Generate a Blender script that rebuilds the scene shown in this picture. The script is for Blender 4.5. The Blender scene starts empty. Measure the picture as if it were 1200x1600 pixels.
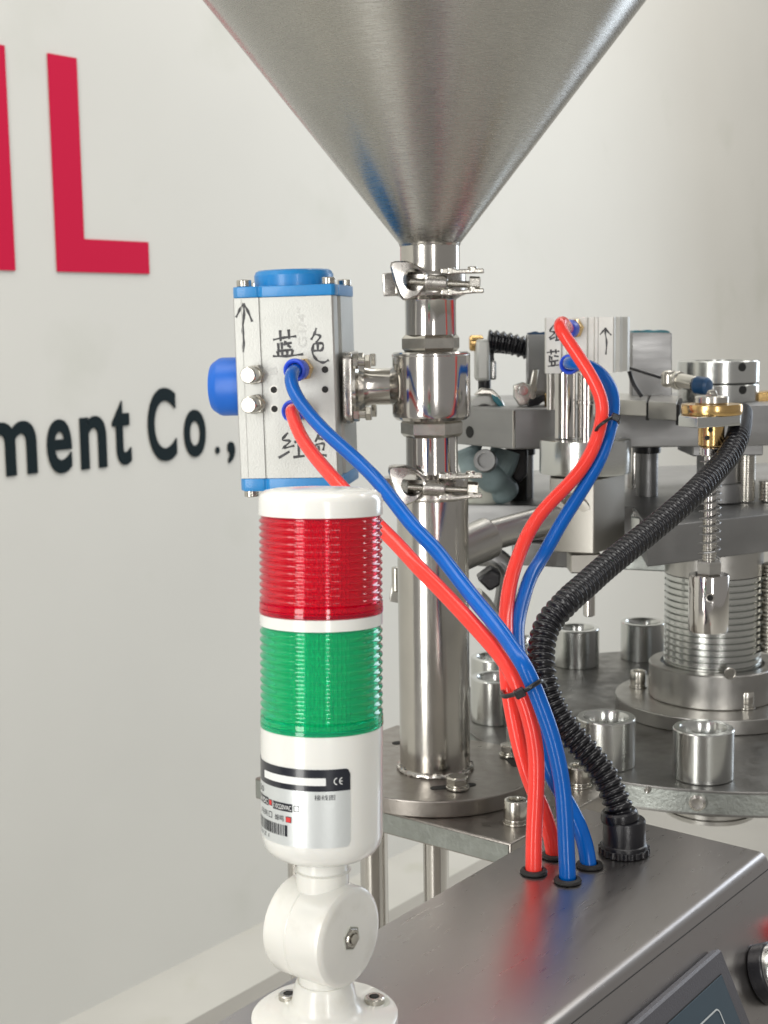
import bpy, bmesh, math, random
from mathutils import Matrix, Vector
random.seed(7)
R = math.radians
scene = bpy.context.scene
C = scene.collection
# ------------------------------------------------------------------ camera
CAM = Vector((0, 0, 1.238)); PITCH = R(7.6); ROLL = .015; FPX = 2200.0
fwd = Vector((0, math.cos(PITCH), -math.sin(PITCH)))
r0 = Vector((1, 0, 0)); u0 = Vector((0, math.sin(PITCH), math.cos(PITCH)))
rt = r0*math.cos(ROLL) - u0*math.sin(ROLL)
up = r0*math.sin(ROLL) + u0*math.cos(ROLL)
cd = bpy.data.cameras.new('camera'); cam = bpy.data.objects.new('camera', cd); C.objects.link(cam)
cam.matrix_world = Matrix(((rt.x, up.x, -fwd.x, CAM.x), (rt.y, up.y, -fwd.y, CAM.y), (rt.z, up.z, -fwd.z, CAM.z), (0, 0, 0, 1)))
cd.sensor_fit = 'VERTICAL'; cd.sensor_height = 36; cd.lens = 36*FPX/1600
cd.clip_start = .02; cd.clip_end = 60
cd.dof.use_dof = True; cd.dof.focus_distance = .72; cd.dof.aperture_fstop = 25
scene.camera = cam
# ------------------------------------------------------------------ room light
w = bpy.data.worlds.new('World'); scene.world = w; w.use_nodes = True
bg = w.node_tree.nodes['Background']; bg.inputs[0].default_value = (1, .96, .92, 1); bg.inputs[1].default_value = .31
def area(name, loc, target, sx, sy, power, col):
    l = bpy.data.lights.new(name, 'AREA'); l.shape = 'RECTANGLE'; l.size = sx; l.size_y = sy; l.energy = power; l.color = col
    o = bpy.data.objects.new(name, l); C.objects.link(o); o.location = loc
    d = Vector(target) - Vector(loc); o.rotation_euler = d.to_track_quat('-Z', 'Y').to_euler(); return o
area('window_light', (-1.75, -1.6, 1.5), (0, 1.0, 1.1), .80, 2.8, 66, (1, .99, .95))
area('narrow_window_light', (.62, -1.9, 1.6), (0, 1.0, 1.1), .28, 1.8, 20, (1, .98, .95))
area('side_window_light', (2.2, 3.0, 1.7), (0, 1.2, 1.1), .9, 1.8, 25, (.78, .88, 1))
area('overhead_fill_light', (-.5, .9, 3.5), (-.5, 1.7, .4), 2.8, 1.6, 66, (1, .975, .93))  # added overhead fill tilted towards the wall, no real fitting
area('overhead_fill_light', (1.7, 2.6, 3.7), (2.3, 4.4, .8), 3.0, 1.6, 92, (1, .975, .93))  # second added fill, brightens the far right part of the wall
scene.view_settings.view_transform = 'Standard'; scene.view_settings.look = 'None'
scene.view_settings.exposure = 0; scene.view_settings.gamma = 1
scene.cycles.use_denoising = True
scene.cycles.max_bounces = 10; scene.cycles.transmission_bounces = 8; scene.cycles.sample_clamp_indirect = 6

# ------------------------------------------------------------------ measuring helpers
def ray(px, py): return fwd + rt*((px-600)/FPX) - up*((py-800)/FPX)
def at(px, py, d): return CAM + ray(px, py)*d
def atz(px, py, z):
    v = ray(px, py); return CAM + v*((z-CAM.z)/v.z)
def onplane(px, py, p0, n):
    v = ray(px, py); return CAM + v*((p0-CAM).dot(n)/v.dot(n))
def depth(p): return (Vector(p)-CAM).dot(fwd)
def tline(p0, d, py):                      # parameter along a line at which it is seen at height py
    q = Vector(p0)-CAM; v = (py-800)/FPX; m = up + fwd*v
    return -q.dot(m)/Vector(d).dot(m)
UPV = Vector((0, 0, 1))
def zat(x, y, py): return tline((x, y, 0), UPV, py)
def proflist(x, y, lst):                   # (half width, height seen) -> (radius, z)
    out = []
    for hw, py in lst:
        z = zat(x, y, py); out.append((hw*depth((x, y, z))/FPX, z))
    return out
# ------------------------------------------------------------------ mesh helpers
I4 = Matrix.Identity(4)
def frame(o, x, z=(0, 0, 1)):              # matrix with X along x, Z near z
    x = Vector(x).normalized(); z = Vector(z); z = (z - x*z.dot(x)).normalized(); y = z.cross(x)
    return Matrix(((x.x, y.x, z.x, o[0]), (x.y, y.y, z.y, o[1]), (x.z, y.z, z.z, o[2]), (0, 0, 0, 1)))
def zframe(o, z, ref=(1, 0, 0)):
    z = Vector(z).normalized(); x = Vector(ref); x = (x - z*x.dot(z)).normalized(); y = z.cross(x)
    return Matrix(((x.x, y.x, z.x, o[0]), (x.y, y.y, z.y, o[1]), (x.z, y.z, z.z, o[2]), (0, 0, 0, 1)))
def T(*v): return Matrix.Translation(Vector(v))
def new(): return bmesh.new()
def box(bm, x0, x1, y0, y1, z0, z1, M=I4, bev=0, seg=1):
    t = bmesh.new()
    bmesh.ops.create_cube(t, size=1)
    for v in t.verts: v.co = Vector(((x0+x1)/2+v.co.x*(x1-x0), (y0+y1)/2+v.co.y*(y1-y0), (z0+z1)/2+v.co.z*(z1-z0)))
    if bev: bmesh.ops.bevel(t, geom=t.edges[:], offset=bev, segments=seg, affect='EDGES', profile=.5)
    merge(bm, t, M)
def merge(bm, t, M=I4):
    t.transform(M); m = bpy.data.meshes.new('t'); t.to_mesh(m); t.free(); bm.from_mesh(m); bpy.data.meshes.remove(m)
def lathe(bm, prof, M=I4, seg=48, close=True, a0=0):
    t = bmesh.new(); rings = []
    for r, z in prof:
        if r < 1e-6: rings.append([t.verts.new((0, 0, z))])
        else: rings.append([t.verts.new((r*math.cos(2*math.pi*(k+a0)/seg), r*math.sin(2*math.pi*(k+a0)/seg), z)) for k in range(seg)])
    for a, b in zip(rings, rings[1:]):
        for k in range(seg):
            k2 = (k+1) % seg
            if len(a) == 1 and len(b) == 1: continue
            if len(a) == 1: t.faces.new((a[0], b[k2], b[k]))
            elif len(b) == 1: t.faces.new((a[k], a[k2], b[0]))
            else: t.faces.new((a[k], a[k2], b[k2], b[k]))
    if close:
        if len(rings[0]) > 1: t.faces.new(rings[0][::-1])
        if len(rings[-1]) > 1: t.faces.new(rings[-1])
    bmesh.ops.recalc_face_normals(t, faces=t.faces[:])
    merge(bm, t, M)
def cyl(bm, r, z0, z1, M=I4, seg=32, bev=0):
    if bev: lathe(bm, [(r-bev, z0), (r-bev*.3, z0+bev*.3), (r, z0+bev), (r, z1-bev), (r-bev*.3, z1-bev*.3), (r-bev, z1)], M, seg)
    else: lathe(bm, [(r, z0), (r, z1)], M, seg)
def rod(bm, a, b, r, seg=20, bev=0):
    a = Vector(a); b = Vector(b); d = b-a; ref = (1, 0, 0) if abs(d.normalized().x) < .9 else (0, 1, 0)
    cyl(bm, r, 0, d.length, zframe(a, d, ref), seg, bev)
def hexp(bm, r, z0, z1, M=I4, rot=0):      # chamfered hexagon, r across corners /2
    c = r*.11
    lathe(bm, [(r*.90, z0), (r, z0+c), (r, z1-c), (r*.90, z1)], M, 6, True, rot)
def prism(bm, pts, h, M=I4, bev=0):        # pts 2D in XY, thick along Z
    t = bmesh.new(); a = [t.verts.new((p[0], p[1], 0)) for p in pts]
    f = t.faces.new(a); g = bmesh.ops.extrude_face_region(t, geom=[f])
    bmesh.ops.translate(t, verts=[v for v in g['geom'] if isinstance(v, bmesh.types.BMVert)], vec=(0, 0, h))
    bmesh.ops.recalc_face_normals(t, faces=t.faces[:])
    if bev: bmesh.ops.bevel(t, geom=t.edges[:], offset=bev, segments=2, affect='EDGES', profile=.5)
    merge(bm, t, M)
def slab(bm, xy, z0, z1, bev=0): prism(bm, [(p[0], p[1]) for p in xy], z1-z0, T(0, 0, z0), bev)
def cr(pts, n):                            # Catmull-Rom through points
    P = [Vector(p) for p in pts]; P = [P[0]*2-P[1]] + P + [P[-1]*2-P[-2]]; out = []
    for i in range(1, len(P)-2):
        for k in range(n):
            t = k/n
            out.append(.5*((2*P[i]) + (P[i+1]-P[i-1])*t + (2*P[i-1]-5*P[i]+4*P[i+1]-P[i+2])*t*t + (3*P[i]-3*P[i+1]+P[i+2]-P[i-1])*t*t*t))
    out.append(P[-2]); return out
def smooth(pts, it):
    for _ in range(it):
        pts = [pts[0]] + [(pts[i-1]+pts[i]*2+pts[i+1])/4 for i in range(1, len(pts)-1)] + [pts[-1]]
    return pts
def resample(pts, step):
    cum = [0.0]
    for a, b in zip(pts, pts[1:]): cum.append(cum[-1]+(b-a).length)
    n = max(2, int(cum[-1]/step)); out = []; j = 0
    for k in range(n+1):
        t = cum[-1]*k/n
        while j < len(cum)-2 and cum[j+1] < t: j += 1
        d = cum[j+1]-cum[j]; out.append(pts[j].lerp(pts[j+1], (t-cum[j])/d if d > 1e-12 else 0))
    return out
def tube(bm, pts, r, seg=14, cap=True):    # r number or list
    pts = [Vector(p) for p in pts]; n = len(pts); rr = r if isinstance(r, (list, tuple)) else [r]*n
    t = bmesh.new(); prev = None; rings = []
    for i, p in enumerate(pts):
        d = (pts[min(i+1, n-1)] - pts[max(i-1, 0)]).normalized()
        if prev is None:
            x = d.orthogonal().normalized()
        else: x = (prev - d*prev.dot(d)).normalized()
        prev = x; y = d.cross(x)
        rings.append([t.verts.new(p + (x*math.cos(2*math.pi*k/seg) + y*math.sin(2*math.pi*k/seg))*rr[i]) for k in range(seg)])
    for a, b in zip(rings, rings[1:]):
        for k in range(seg): t.faces.new((a[k], a[(k+1) % seg], b[(k+1) % seg], b[k]))
    if cap: t.faces.new(rings[0][::-1]); t.faces.new(rings[-1])
    bmesh.ops.recalc_face_normals(t, faces=t.faces[:]); merge(bm, t)
def threads(r, z0, z1, pitch, dep):        # ring-grooved profile between z0 and z1
    n = max(1, round(abs(z1-z0)/pitch)); s = (z1-z0)/n; out = []
    for k in range(n):
        a = z0+s*k; out += [(r-dep, a), (r-dep, a+s*.12), (r, a+s*.28), (r, a+s*.86)]
    out.append((r-dep, z1)); return out
# ------------------------------------------------------------------ object helpers
def obj(name, bm, m, parent=None, ang=20, loc=None):
    me = bpy.data.meshes.new(name)
    if parent is None and loc is not None: bm.transform(T(-loc[0], -loc[1], -loc[2]))
    bm.to_mesh(me); bm.free()
    for p in me.polygons: p.use_smooth = True
    try: me.set_sharp_from_angle(angle=R(ang))
    except Exception: pass
    me.materials.append(m); o = bpy.data.objects.new(name, me); C.objects.link(o)
    if parent is not None:
        o.parent = parent; o.matrix_parent_inverse = parent.matrix_world.inverted() if parent.type != 'EMPTY' or True else I4
    elif loc is not None: o.location = loc
    return o
def tag(o, label=None, cat=None, group=None, kind=None):
    if label: o['label'] = label
    if cat: o['category'] = cat
    if group: o['group'] = group
    if kind: o['kind'] = kind
    return o
def thing(name, label, cat, loc=(0, 0, 0), group=None):
    o = bpy.data.objects.new(name, None); C.objects.link(o); o.location = loc
    o.matrix_world = T(*loc); o.empty_display_size = .01
    return tag(o, label, cat, group)
def dup(root, loc, rotz, label):
    r = root.copy(); C.objects.link(r); r.location = loc; r.rotation_euler = (0, 0, rotz); r['label'] = label
    for ch in list(root.children):
        c = ch.copy(); C.objects.link(c); c.parent = r
        for g in ch.children:
            d = g.copy(); C.objects.link(d); d.parent = c
    return r
# ------------------------------------------------------------------ materials
def mat(name, col, rough=.5, metal=0, spec=.5, coat=0, trans=0, ior=1.5, bump=0, bscale=200, var=0, vscale=8, stretch=(1, 1, 1), rvar=0, dirt=None, dscale=30, damt=.5, sss=0, aniso=0, arot=0, brush=None, dthr=.58, dthr2=.78):
    m = bpy.data.materials.new(name); m.use_nodes = True; nt = m.node_tree; b = nt.nodes['Principled BSDF']; N = nt.nodes; L = nt.links
    b.inputs['Base Color'].default_value = (*col, 1); b.inputs['Roughness'].default_value = rough; b.inputs['Metallic'].default_value = metal
    b.inputs['Specular IOR Level'].default_value = spec; b.inputs['Coat Weight'].default_value = coat; b.inputs['Coat Roughness'].default_value = .08
    b.inputs['Transmission Weight'].default_value = trans; b.inputs['IOR'].default_value = ior
    b.inputs['Anisotropic'].default_value = aniso; b.inputs['Anisotropic Rotation'].default_value = arot
    if aniso:
        tg = N.new('ShaderNodeTangent'); tg.direction_type = 'RADIAL'; tg.axis = 'Z'; L.new(tg.outputs[0], b.inputs['Tangent'])
    if sss: b.inputs['Subsurface Weight'].default_value = sss; b.inputs['Subsurface Radius'].default_value = (.004, .003, .002); b.inputs['Subsurface Scale'].default_value = 1
    if bump or var or rvar or dirt:
        tc = N.new('ShaderNodeTexCoord'); mp = N.new('ShaderNodeMapping'); mp.inputs['Scale'].default_value = stretch; L.new(tc.outputs['Object'], mp.inputs[0])
        if brush is not None:
            vr = N.new('ShaderNodeVectorRotate'); vr.rotation_type = 'Z_AXIS'; vr.inputs['Angle'].default_value = -brush; L.new(tc.outputs['Object'], vr.inputs['Vector']); L.new(vr.outputs[0], mp.inputs[0])
        def noise(s, det=4, mapped=True):
            n = N.new('ShaderNodeTexNoise'); n.inputs['Scale'].default_value = s; n.inputs['Detail'].default_value = det
            L.new((mp.outputs[0] if mapped else tc.outputs['Object']), n.inputs['Vector']); return n
        if bump:
            n = noise(bscale); bp = N.new('ShaderNodeBump'); bp.inputs['Strength'].default_value = bump; bp.inputs['Distance'].default_value = .0006
            L.new(n.outputs[0], bp.inputs['Height']); L.new(bp.outputs[0], b.inputs['Normal'])
        if rvar:
            n = noise(bscale*.35); mr = N.new('ShaderNodeMapRange'); mr.inputs[1].default_value = .3; mr.inputs[2].default_value = .7
            mr.inputs[3].default_value = max(.02, rough-rvar); mr.inputs[4].default_value = rough+rvar; L.new(n.outputs[0], mr.inputs[0]); L.new(mr.outputs[0], b.inputs['Roughness'])
        colout = None
        if var:
            n = noise(vscale, 5, False); mr = N.new('ShaderNodeMapRange'); mr.inputs[1].default_value = .3; mr.inputs[2].default_value = .7
            mr.inputs[3].default_value = 1-var; mr.inputs[4].default_value = 1+var*.4
            mx = N.new('ShaderNodeMix'); mx.data_type = 'RGBA'; mx.blend_type = 'MULTIPLY'; mx.inputs[0].default_value = 1; mx.inputs[6].default_value = (*col, 1)
            L.new(n.outputs[0], mr.inputs[0]); L.new(mr.outputs[0], mx.inputs[7]); colout = mx.outputs[2]; L.new(colout, b.inputs['Base Color'])
        if dirt:
            n = noise(dscale, 7, False); rp = N.new('ShaderNodeMapRange'); rp.inputs[1].default_value = dthr; rp.inputs[2].default_value = dthr2; rp.inputs[3].default_value = 0; rp.inputs[4].default_value = damt
            mx = N.new('ShaderNodeMix'); mx.data_type = 'RGBA'; mx.inputs[6].default_value = (*col, 1); mx.inputs[7].default_value = (*dirt, 1)
            L.new(n.outputs[0], rp.inputs[0]); L.new(rp.outputs[0], mx.inputs[0])
            if colout: L.new(colout, mx.inputs[6])
            L.new(mx.outputs[2], b.inputs['Base Color'])
    return m
M = {}
M['wall'] = mat('painted_wall', (.60, .595, .56), .8, spec=.2, bump=.15, bscale=60, var=.03, vscale=2.2, dirt=(.47, .48, .42), dscale=3.5, damt=.45, dthr=.60, dthr2=.8)
M['base'] = mat('scuffed_skirting', (.50, .49, .44), .6, var=.12, vscale=5, dirt=(.30, .30, .2), dscale=6, damt=.6)
M['floor'] = mat('epoxy_floor', (.50, .49, .45), .45, spec=.3, var=.08, vscale=4, dirt=(.36, .36, .27), dscale=7, damt=.5)
M['redletter'] = mat('red_letter', (.50, .007, .045), .65, spec=.15, bump=.1, bscale=120)
M['blackletter'] = mat('black_letter', (.006, .013, .016), .6, spec=.15)
M['cone'] = mat('brushed_steel', (.46, .45, .425), .27, 1, stretch=(1, 1, 22), bump=.09, bscale=240, rvar=.05, var=.10, vscale=9, aniso=.85, arot=.25)
M['polish'] = mat('polished_steel', (.60, .58, .555), .12, 1, stretch=(1, 1, 1), bump=.03, bscale=120, rvar=.03, var=.05, vscale=30)
M['pipe'] = mat('satin_tube', (.58, .56, .52), .17, 1, stretch=(1, 1, .25), bump=.06, bscale=260, rvar=.04, var=.10, vscale=25)
M['cast'] = mat('cast_steel', (.50, .48, .45), .27, 1, bump=.08, bscale=500, rvar=.08, var=.15, vscale=60)
M['steel'] = mat('machined_steel', (.50, .49, .465), .33, 1, bump=.06, bscale=300, rvar=.05, var=.08, vscale=25)
M['screw'] = mat('screw_steel', (.58, .56, .51), .24, 1, bump=.05, bscale=800, var=.15, vscale=120)
M['plate'] = mat('mill_plate', (.33, .305, .28), .36, 1, bump=.15, bscale=350, rvar=.09, var=.16, vscale=12, dirt=(.27, .24, .20), dscale=12, damt=.4)
M['block'] = mat('block_steel', (.40, .385, .35), .40, 1, bump=.05, bscale=300, var=.06, vscale=25)
M['frame'] = mat('grey_frame_paint', (.27, .26, .235), .5, var=.1, vscale=6)
M['edge'] = mat('cut_edge_steel', (.36, .38, .36), .42, 1, bump=.5, bscale=420, rvar=.08, var=.10, vscale=60)
M['dial'] = mat('dark_dial_plate', (.26, .255, .245), .42, 1, bump=.2, bscale=240, rvar=.08, var=.18, vscale=14, dirt=(.13, .12, .11), dscale=18, damt=.7)
M['alu'] = mat('turned_aluminium', (.62, .63, .61), .22, 1, stretch=(1, 1, 20), bump=.08, bscale=160, rvar=.03, aniso=.5, arot=.25)
M['anod'] = mat('anodised_alu', (.52, .525, .50), .46, .55, bump=.25, bscale=900, var=.06, vscale=40, dirt=(.42, .42, .38), dscale=60, damt=.4)
M['anodside'] = mat('bright_anodised_alu', (.70, .70, .66), .42, .5, bump=.15, bscale=900, var=.05, vscale=40)
M['beam'] = mat('ground_beam', (.33, .33, .33), .44, 1, bump=.08, bscale=300, rvar=.09, var=.14, vscale=22, stretch=(.15, .15, 1))
M['brass'] = mat('brass', (.70, .47, .20), .22, 1, bump=.1, bscale=400, var=.15, vscale=80)
M['cabinet'] = mat('cabinet_steel', (.43, .41, .40), .29, 1, stretch=(.10, 1, 1), brush=R(53), bump=.03, bscale=1800, rvar=.018, var=.10, vscale=6, dirt=(.75, .74, .72), dscale=260, damt=.8, dthr=.735, dthr2=.77)
M['bluecap'] = mat('blue_paint', (.012, .24, .60), .36, coat=.15, bump=.12, bscale=500, var=.08, vscale=60)
M['blueknob'] = mat('blue_plastic', (.004, .13, .60), .40, bump=.1, bscale=500)
M['bluering'] = mat('blue_collet', (.03, .09, .68), .35)
M['redhose'] = mat('red_hose', (1, .060, .045), .2, spec=.35, coat=.12, sss=.2, var=.06, vscale=60, rvar=.07, bscale=120)
M['bluehose'] = mat('blue_hose', (.000, .115, .50), .2, spec=.3, coat=.12, var=.08, vscale=60, rvar=.07, bscale=120)
M['black'] = mat('black_plastic', (.010, .010, .013), .30, bump=.2, bscale=700)
M['conduit'] = mat('black_conduit', (.008, .008, .011), .27, spec=.5, var=.3, vscale=40)
M['rubber'] = mat('rubber', (.010, .010, .010), .55, bump=.2, bscale=600)
M['dark'] = mat('dark_hole', (.012, .012, .011), .7)
M['white'] = mat('white_plastic', (.77, .77, .735), .20, coat=.35, bump=.03, bscale=200, var=.02, vscale=30, sss=.1)
M['oldwhite'] = mat('scuffed_white_plastic', (.76, .755, .71), .27, coat=.2, bump=.06, bscale=260, var=.03, vscale=40, dirt=(.50, .48, .40), dscale=70, damt=.35, sss=.1)
M['redlens'] = mat('red_lens', (.92, .004, .06), .06, trans=.8, ior=1.42, coat=.2)
M['greenlens'] = mat('green_lens', (.01, .78, .40), .06, trans=.8, ior=1.42, coat=.2)
M['redcore'] = mat('red_core', (.85, .02, .09), .4)
M['greencore'] = mat('green_core', (.02, .72, .45), .4)
M['silver'] = mat('silver_sticker', (.66, .69, .69), .36, .45, bump=.08, bscale=600)
M['ink'] = mat('black_ink', (.012, .014, .022), .25, coat=.3)
M['whiteink'] = mat('white_ink', (.75, .76, .75), .35)
M['redink'] = mat('red_marker', (.62, .03, .03), .5)
M['marker'] = mat('marker_ink', (.07, .07, .075), .55, var=.7, vscale=300)
M['faint'] = mat('cast_letters', (.55, .555, .53), .6, .4)
M['teal'] = mat('teal_tape', (.03, .20, .25), .4, bump=.8, bscale=160, var=.5, vscale=60)
M['bluetape'] = mat('blue_tape', (.015, .07, .17), .4, bump=.8, bscale=160, var=.5, vscale=60)
M['glove'] = mat('pale_teal_wrap', (.22, .29, .30), .5, bump=.8, bscale=80, var=.3, vscale=40)
M['pot'] = mat('ivory_plastic', (.52, .53, .47), .4)
M['screen'] = mat('dark_screen', (.035, .062, .085), .16, coat=.3, bump=.03, bscale=900)
M['bezel'] = mat('grey_bezel', (.080, .080, .092), .38, bump=.3, bscale=900)
M['line'] = mat('pale_line', (.50, .54, .55), .4)
M['redbutton'] = mat('red_button', (.62, .01, .02), .3, coat=.4)
# text as flat mesh (fitted to unit box)
def glyphs(s, bold=0.0, res=4):
    cu = bpy.data.curves.new('txt', 'FONT'); cu.body = s; cu.size = 1; cu.resolution_u = res; cu.offset = bold
    o = bpy.data.objects.new('txt', cu); C.objects.link(o); bpy.context.view_layer.update()
    me = bpy.data.meshes.new_from_object(o.evaluated_get(bpy.context.evaluated_depsgraph_get()))
    bm = bmesh.new(); bm.from_mesh(me); bpy.data.objects.remove(o); bpy.data.curves.remove(cu); bpy.data.meshes.remove(me)
    if not bm.verts: return bm
    xs = [v.co.x for v in bm.verts]; ys = [v.co.y for v in bm.verts]
    x0, x1, y0, y1 = min(xs), max(xs), min(ys), max(ys)
    for v in bm.verts: v.co = Vector(((v.co.x-x0)/max(x1-x0, 1e-6), (v.co.y-y0)/max(y1-y0, 1e-6), 0))
    return bm

# ================================================================== ROOM
waz = R(52.0); WD = Vector((math.cos(waz), math.sin(waz), 0)); WN = Vector((math.sin(waz), -math.cos(waz), 0))   # WN faces the machine
W0 = Vector((-.545, 2.456, 0))
WM = frame(W0, WD)                         # local x along the wall, -y out of it
bm = new(); box(bm, -3, 9, 0, .15, -.02, 4.2, WM); tag(obj('wall', bm, M['wall']), kind='structure')
bm = new(); box(bm, -3.5, 9.5, -6.5, .5, -.06, 0, WM); tag(obj('floor', bm, M['floor']), kind='structure')
def wallpt(px, py):
    p = onplane(px, py, W0, WN); return (p-W0).dot(WD), p.z
red = thing('red_wall_letters', 'two tall crimson capital letters I and L high on the pale wall', 'sign', tuple(W0))
blk = thing('black_wall_letters', 'row of black letters reading ment Co., on the pale wall left of the actuator', 'sign', tuple(W0))
def wall_poly(name, pts, m, parent, thick=.003):
    bm = new(); P = [wallpt(*p) for p in pts]
    prism(bm, P, thick, WM @ Matrix.Rotation(R(90), 4, 'X') @ T(0, 0, .0002))
    return obj(name, bm, m, parent)
s0, z0 = wallpt(88.5, 424.5); s1, _ = wallpt(232, 428); _, zt = wallpt(71.5, 83); s2, _ = wallpt(128.5, 330)
_, zf = wallpt(180, 376); s2 -= 0
def wrect(name, rects_or_pts, m, parent):
    bm = new(); prism(bm, rects_or_pts, .003, WM @ Matrix.Rotation(R(90), 4, 'X') @ T(0, 0, .0002)); return obj(name, bm, m, parent)
s2 = wallpt(128.5, 340)[0]
wrect('letter', [(s0, z0), (s1, z0), (s1, zf), (s2, zf), (s2, zt), (s0, zt)], M['redletter'], red)
sI = wallpt(21.5, 400)[0]
wrect('letter', [(sI-(s2-s0), z0), (sI, z0), (sI, zt), (sI-(s2-s0), zt)], M['redletter'], red)
def wglyph(ch, l, r_, t, b, bold=.012):
    g = glyphs(ch, bold, 8)
    sl, _ = wallpt(l, (t+b)/2); sr, _ = wallpt(r_, (t+b)/2); _, zt_ = wallpt((l+r_)/2, t); _, zb = wallpt((l+r_)/2, b)
    g2 = bmesh.ops.extrude_face_region(g, geom=g.faces[:])
    bmesh.ops.translate(g, verts=[v for v in g2['geom'] if isinstance(v, bmesh.types.BMVert)], vec=(0, 0, 1))
    bmesh.ops.recalc_face_normals(g, faces=g.faces[:])
    MM = WM @ Matrix.Rotation(R(90), 4, 'X') @ T(sl, zb, .0002) @ Matrix.Diagonal((sr-sl, zt_-zb, .003, 1))
    bm = new(); merge(bm, g, MM); obj('letter', bm, M['blackletter'], blk)
wglyph('m', -27, 56, 659, 744, .02)
for a in (('e', 73, 111, 655, 740), ('n', 125, 165, 650, 732), ('t', 175, 203, 626, 727), ('C', 230.5, 274, 606, 721), ('o', 287, 320, 640, 714), ('.', 336, 342, 698, 709), (',', 355, 366, 690, 723)):
    wglyph(*a, bold=.02)

# ================================================================== STAND PIPE AND VALVE COLUMN
PB = at(680, 1199, 1.016); PX, PY, PZ = PB
def plist(l): return proflist(PX, PY, l)
PM = T(PX, PY, 0)
st = thing('stand_pipe', 'tall polished steel standpipe welded upright on a round base disc behind the tower light', 'pipe', (PX, PY, PZ))
ztop = zat(PX, PY, 777); rp = 55.2*depth((PX, PY, 1.0))/FPX
bm = new(); cyl(bm, rp, PZ, ztop, PM, 96, .0006); obj('tube', bm, M['pipe'], st)
bm = new()
pts = [Vector((PX+(rp+.0007)*math.cos(a*R(6)), PY+(rp+.0007)*math.sin(a*R(6)), PZ+.0012+.0004*math.sin(a*1.7))) for a in range(61)]
tube(bm, pts, [.0018+.0005*math.sin(i*2.1) for i in range(61)], 8); obj('weld_bead', bm, M['cast'], st)
rd = .0735; hd = .0115
bm = new(); cyl(bm, rd, PZ-hd, PZ, PM, 128, .0009); obj('base_disc', bm, M['plate'], st)
# slots and bolts on the disc
for px, py, hl_ in ((708, 1229, .0130), (622, 1161, .0012), (800, 1189, .0105)):
    p = atz(px, py, PZ); a = math.atan2(p.y-PY, p.x-PX)
    bm = new(); q = []
    for s in (1, -1):
        for k in range(9):
            t = (k/8-.5)*math.pi if s == 1 else (k/8+.5)*math.pi
            q.append((.0035*math.cos(t)+(hl_ if s == 1 else -hl_), .0035*math.sin(t)))
    ml = T(p.x, p.y, PZ-.0002) @ Matrix.Rotation(a+R(90), 4, 'Z')
    prism(bm, q, .0006, ml); obj('slot', bm, M['dark'], st)
def hexbolt(name, label, p, parent=None, R_=.0078, h=.0052, rot=.2, m='screw', washer=True):
    t = thing(name, label, 'bolt', tuple(p), 'hex bolts on the pipe base disc')
    if washer:
        bm = new(); cyl(bm, R_*1.05, 0, .0016, T(*p), 32, .0003); cyl(bm, R_*.86, .0016, .003, T(*p), 32, .0003); obj('washer', bm, M[m], t)
    bm = new(); hexp(bm, R_, .003, .003+h, T(*p), rot); lathe(bm, [(R_*.78, .003+h-.0003), (R_*.78, .003+h+.0003), (R_*.5, .003+h+.0002)], T(*p), 24); obj('head', bm, M[m], t, 25)
    return t
hexbolt('hex_bolt', 'hex head bolt with washer in the slot at the front of the pipe base disc', atz(715, 1231, PZ+.0006))
hexbolt('hex_bolt', 'hex head bolt at the right edge of the base disc, partly behind the red hoses', atz(797, 1180, PZ+.0006), rot=.5)
# valve column
vc = thing('ball_valve', 'polished steel ball valve with hex end nuts in the middle of the hopper outlet pipe', 'valve', (PX, PY, zat(PX, PY, 735)))
vb = plist([(47, 655), (55, 655), (60, 650), (61.2, 644), (61.2, 556), (60.4, 552), (58, 549.5), (50, 549)])
bm = new(); lathe(bm, vb, PM, 96); obj('body', bm, M['polish'], vc, 30)
bm = new(); a = plist([(61.3, 556), (61.7, 555), (61.3, 554)]); lathe(bm, a, PM, 96, False); obj('rim_line', bm, M['cast'], vc)
z1, z2 = zat(PX, PY, 549), zat(PX, PY, 523)
bm = new(); hexp(bm, 47.5*.975/FPX, z1, z2, PM, .28); obj('hex_nut', bm, M['screw'], vc, 20)
z1, z2 = zat(PX, PY, 682), zat(PX, PY, 655)
bm = new(); hexp(bm, 48.5*.985/FPX, z1, z2, PM, .88); obj('hex_nut', bm, M['screw'], vc, 20)
bm = new(); lathe(bm, plist([(40, 523), (40, 470), (41, 468), (52, 462), (52, 452)]), PM, 80); obj('upper_tube', bm, M['polish'], vc, 30)
bm = new(); lathe(bm, plist([(54, 752), (54, 745), (42, 738), (40.5, 733), (40.5, 682)]), PM, 80); obj('lower_tube', bm, M['polish'], vc, 30)
# tiny stamped ring text on the body: dots
# hopper
zc = zat(PX, PY, 382); rc = 47*depth((PX, PY, zc))/FPX
hp = thing('hopper', 'big brushed stainless steel conical hopper funnel at the top of the picture', 'hopper', (PX, PY, zc))
K = .795
bm = new(); H = .30
lathe(bm, [(rc*.96, zc-.0004), (rc, zc)] + [(rc+K*H*t/24, zc+H*t/24) for t in range(1, 25)] + [(rc+K*H, zc+H+.25), (rc+K*H-.002, zc+H+.25), (rc+K*H-.002, zc+H), (rc-.001, zc+.002)], PM, 160, False)
obj('cone', bm, M['cone'], hp, 50)
bm = new(); lathe(bm, [(rc*1.0, zc+.0012), (rc*1.03, zc+.0002), (rc*1.0, zc-.0012)], PM, 96, False); obj('weld_bead', bm, M['cast'], hp)
bm = new(); lathe(bm, plist([(52, 450), (52, 442), (47, 432), (46.5, 425), (46.5, 383)]), PM, 80); obj('outlet_neck', bm, M['pipe'], hp, 30)
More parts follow.
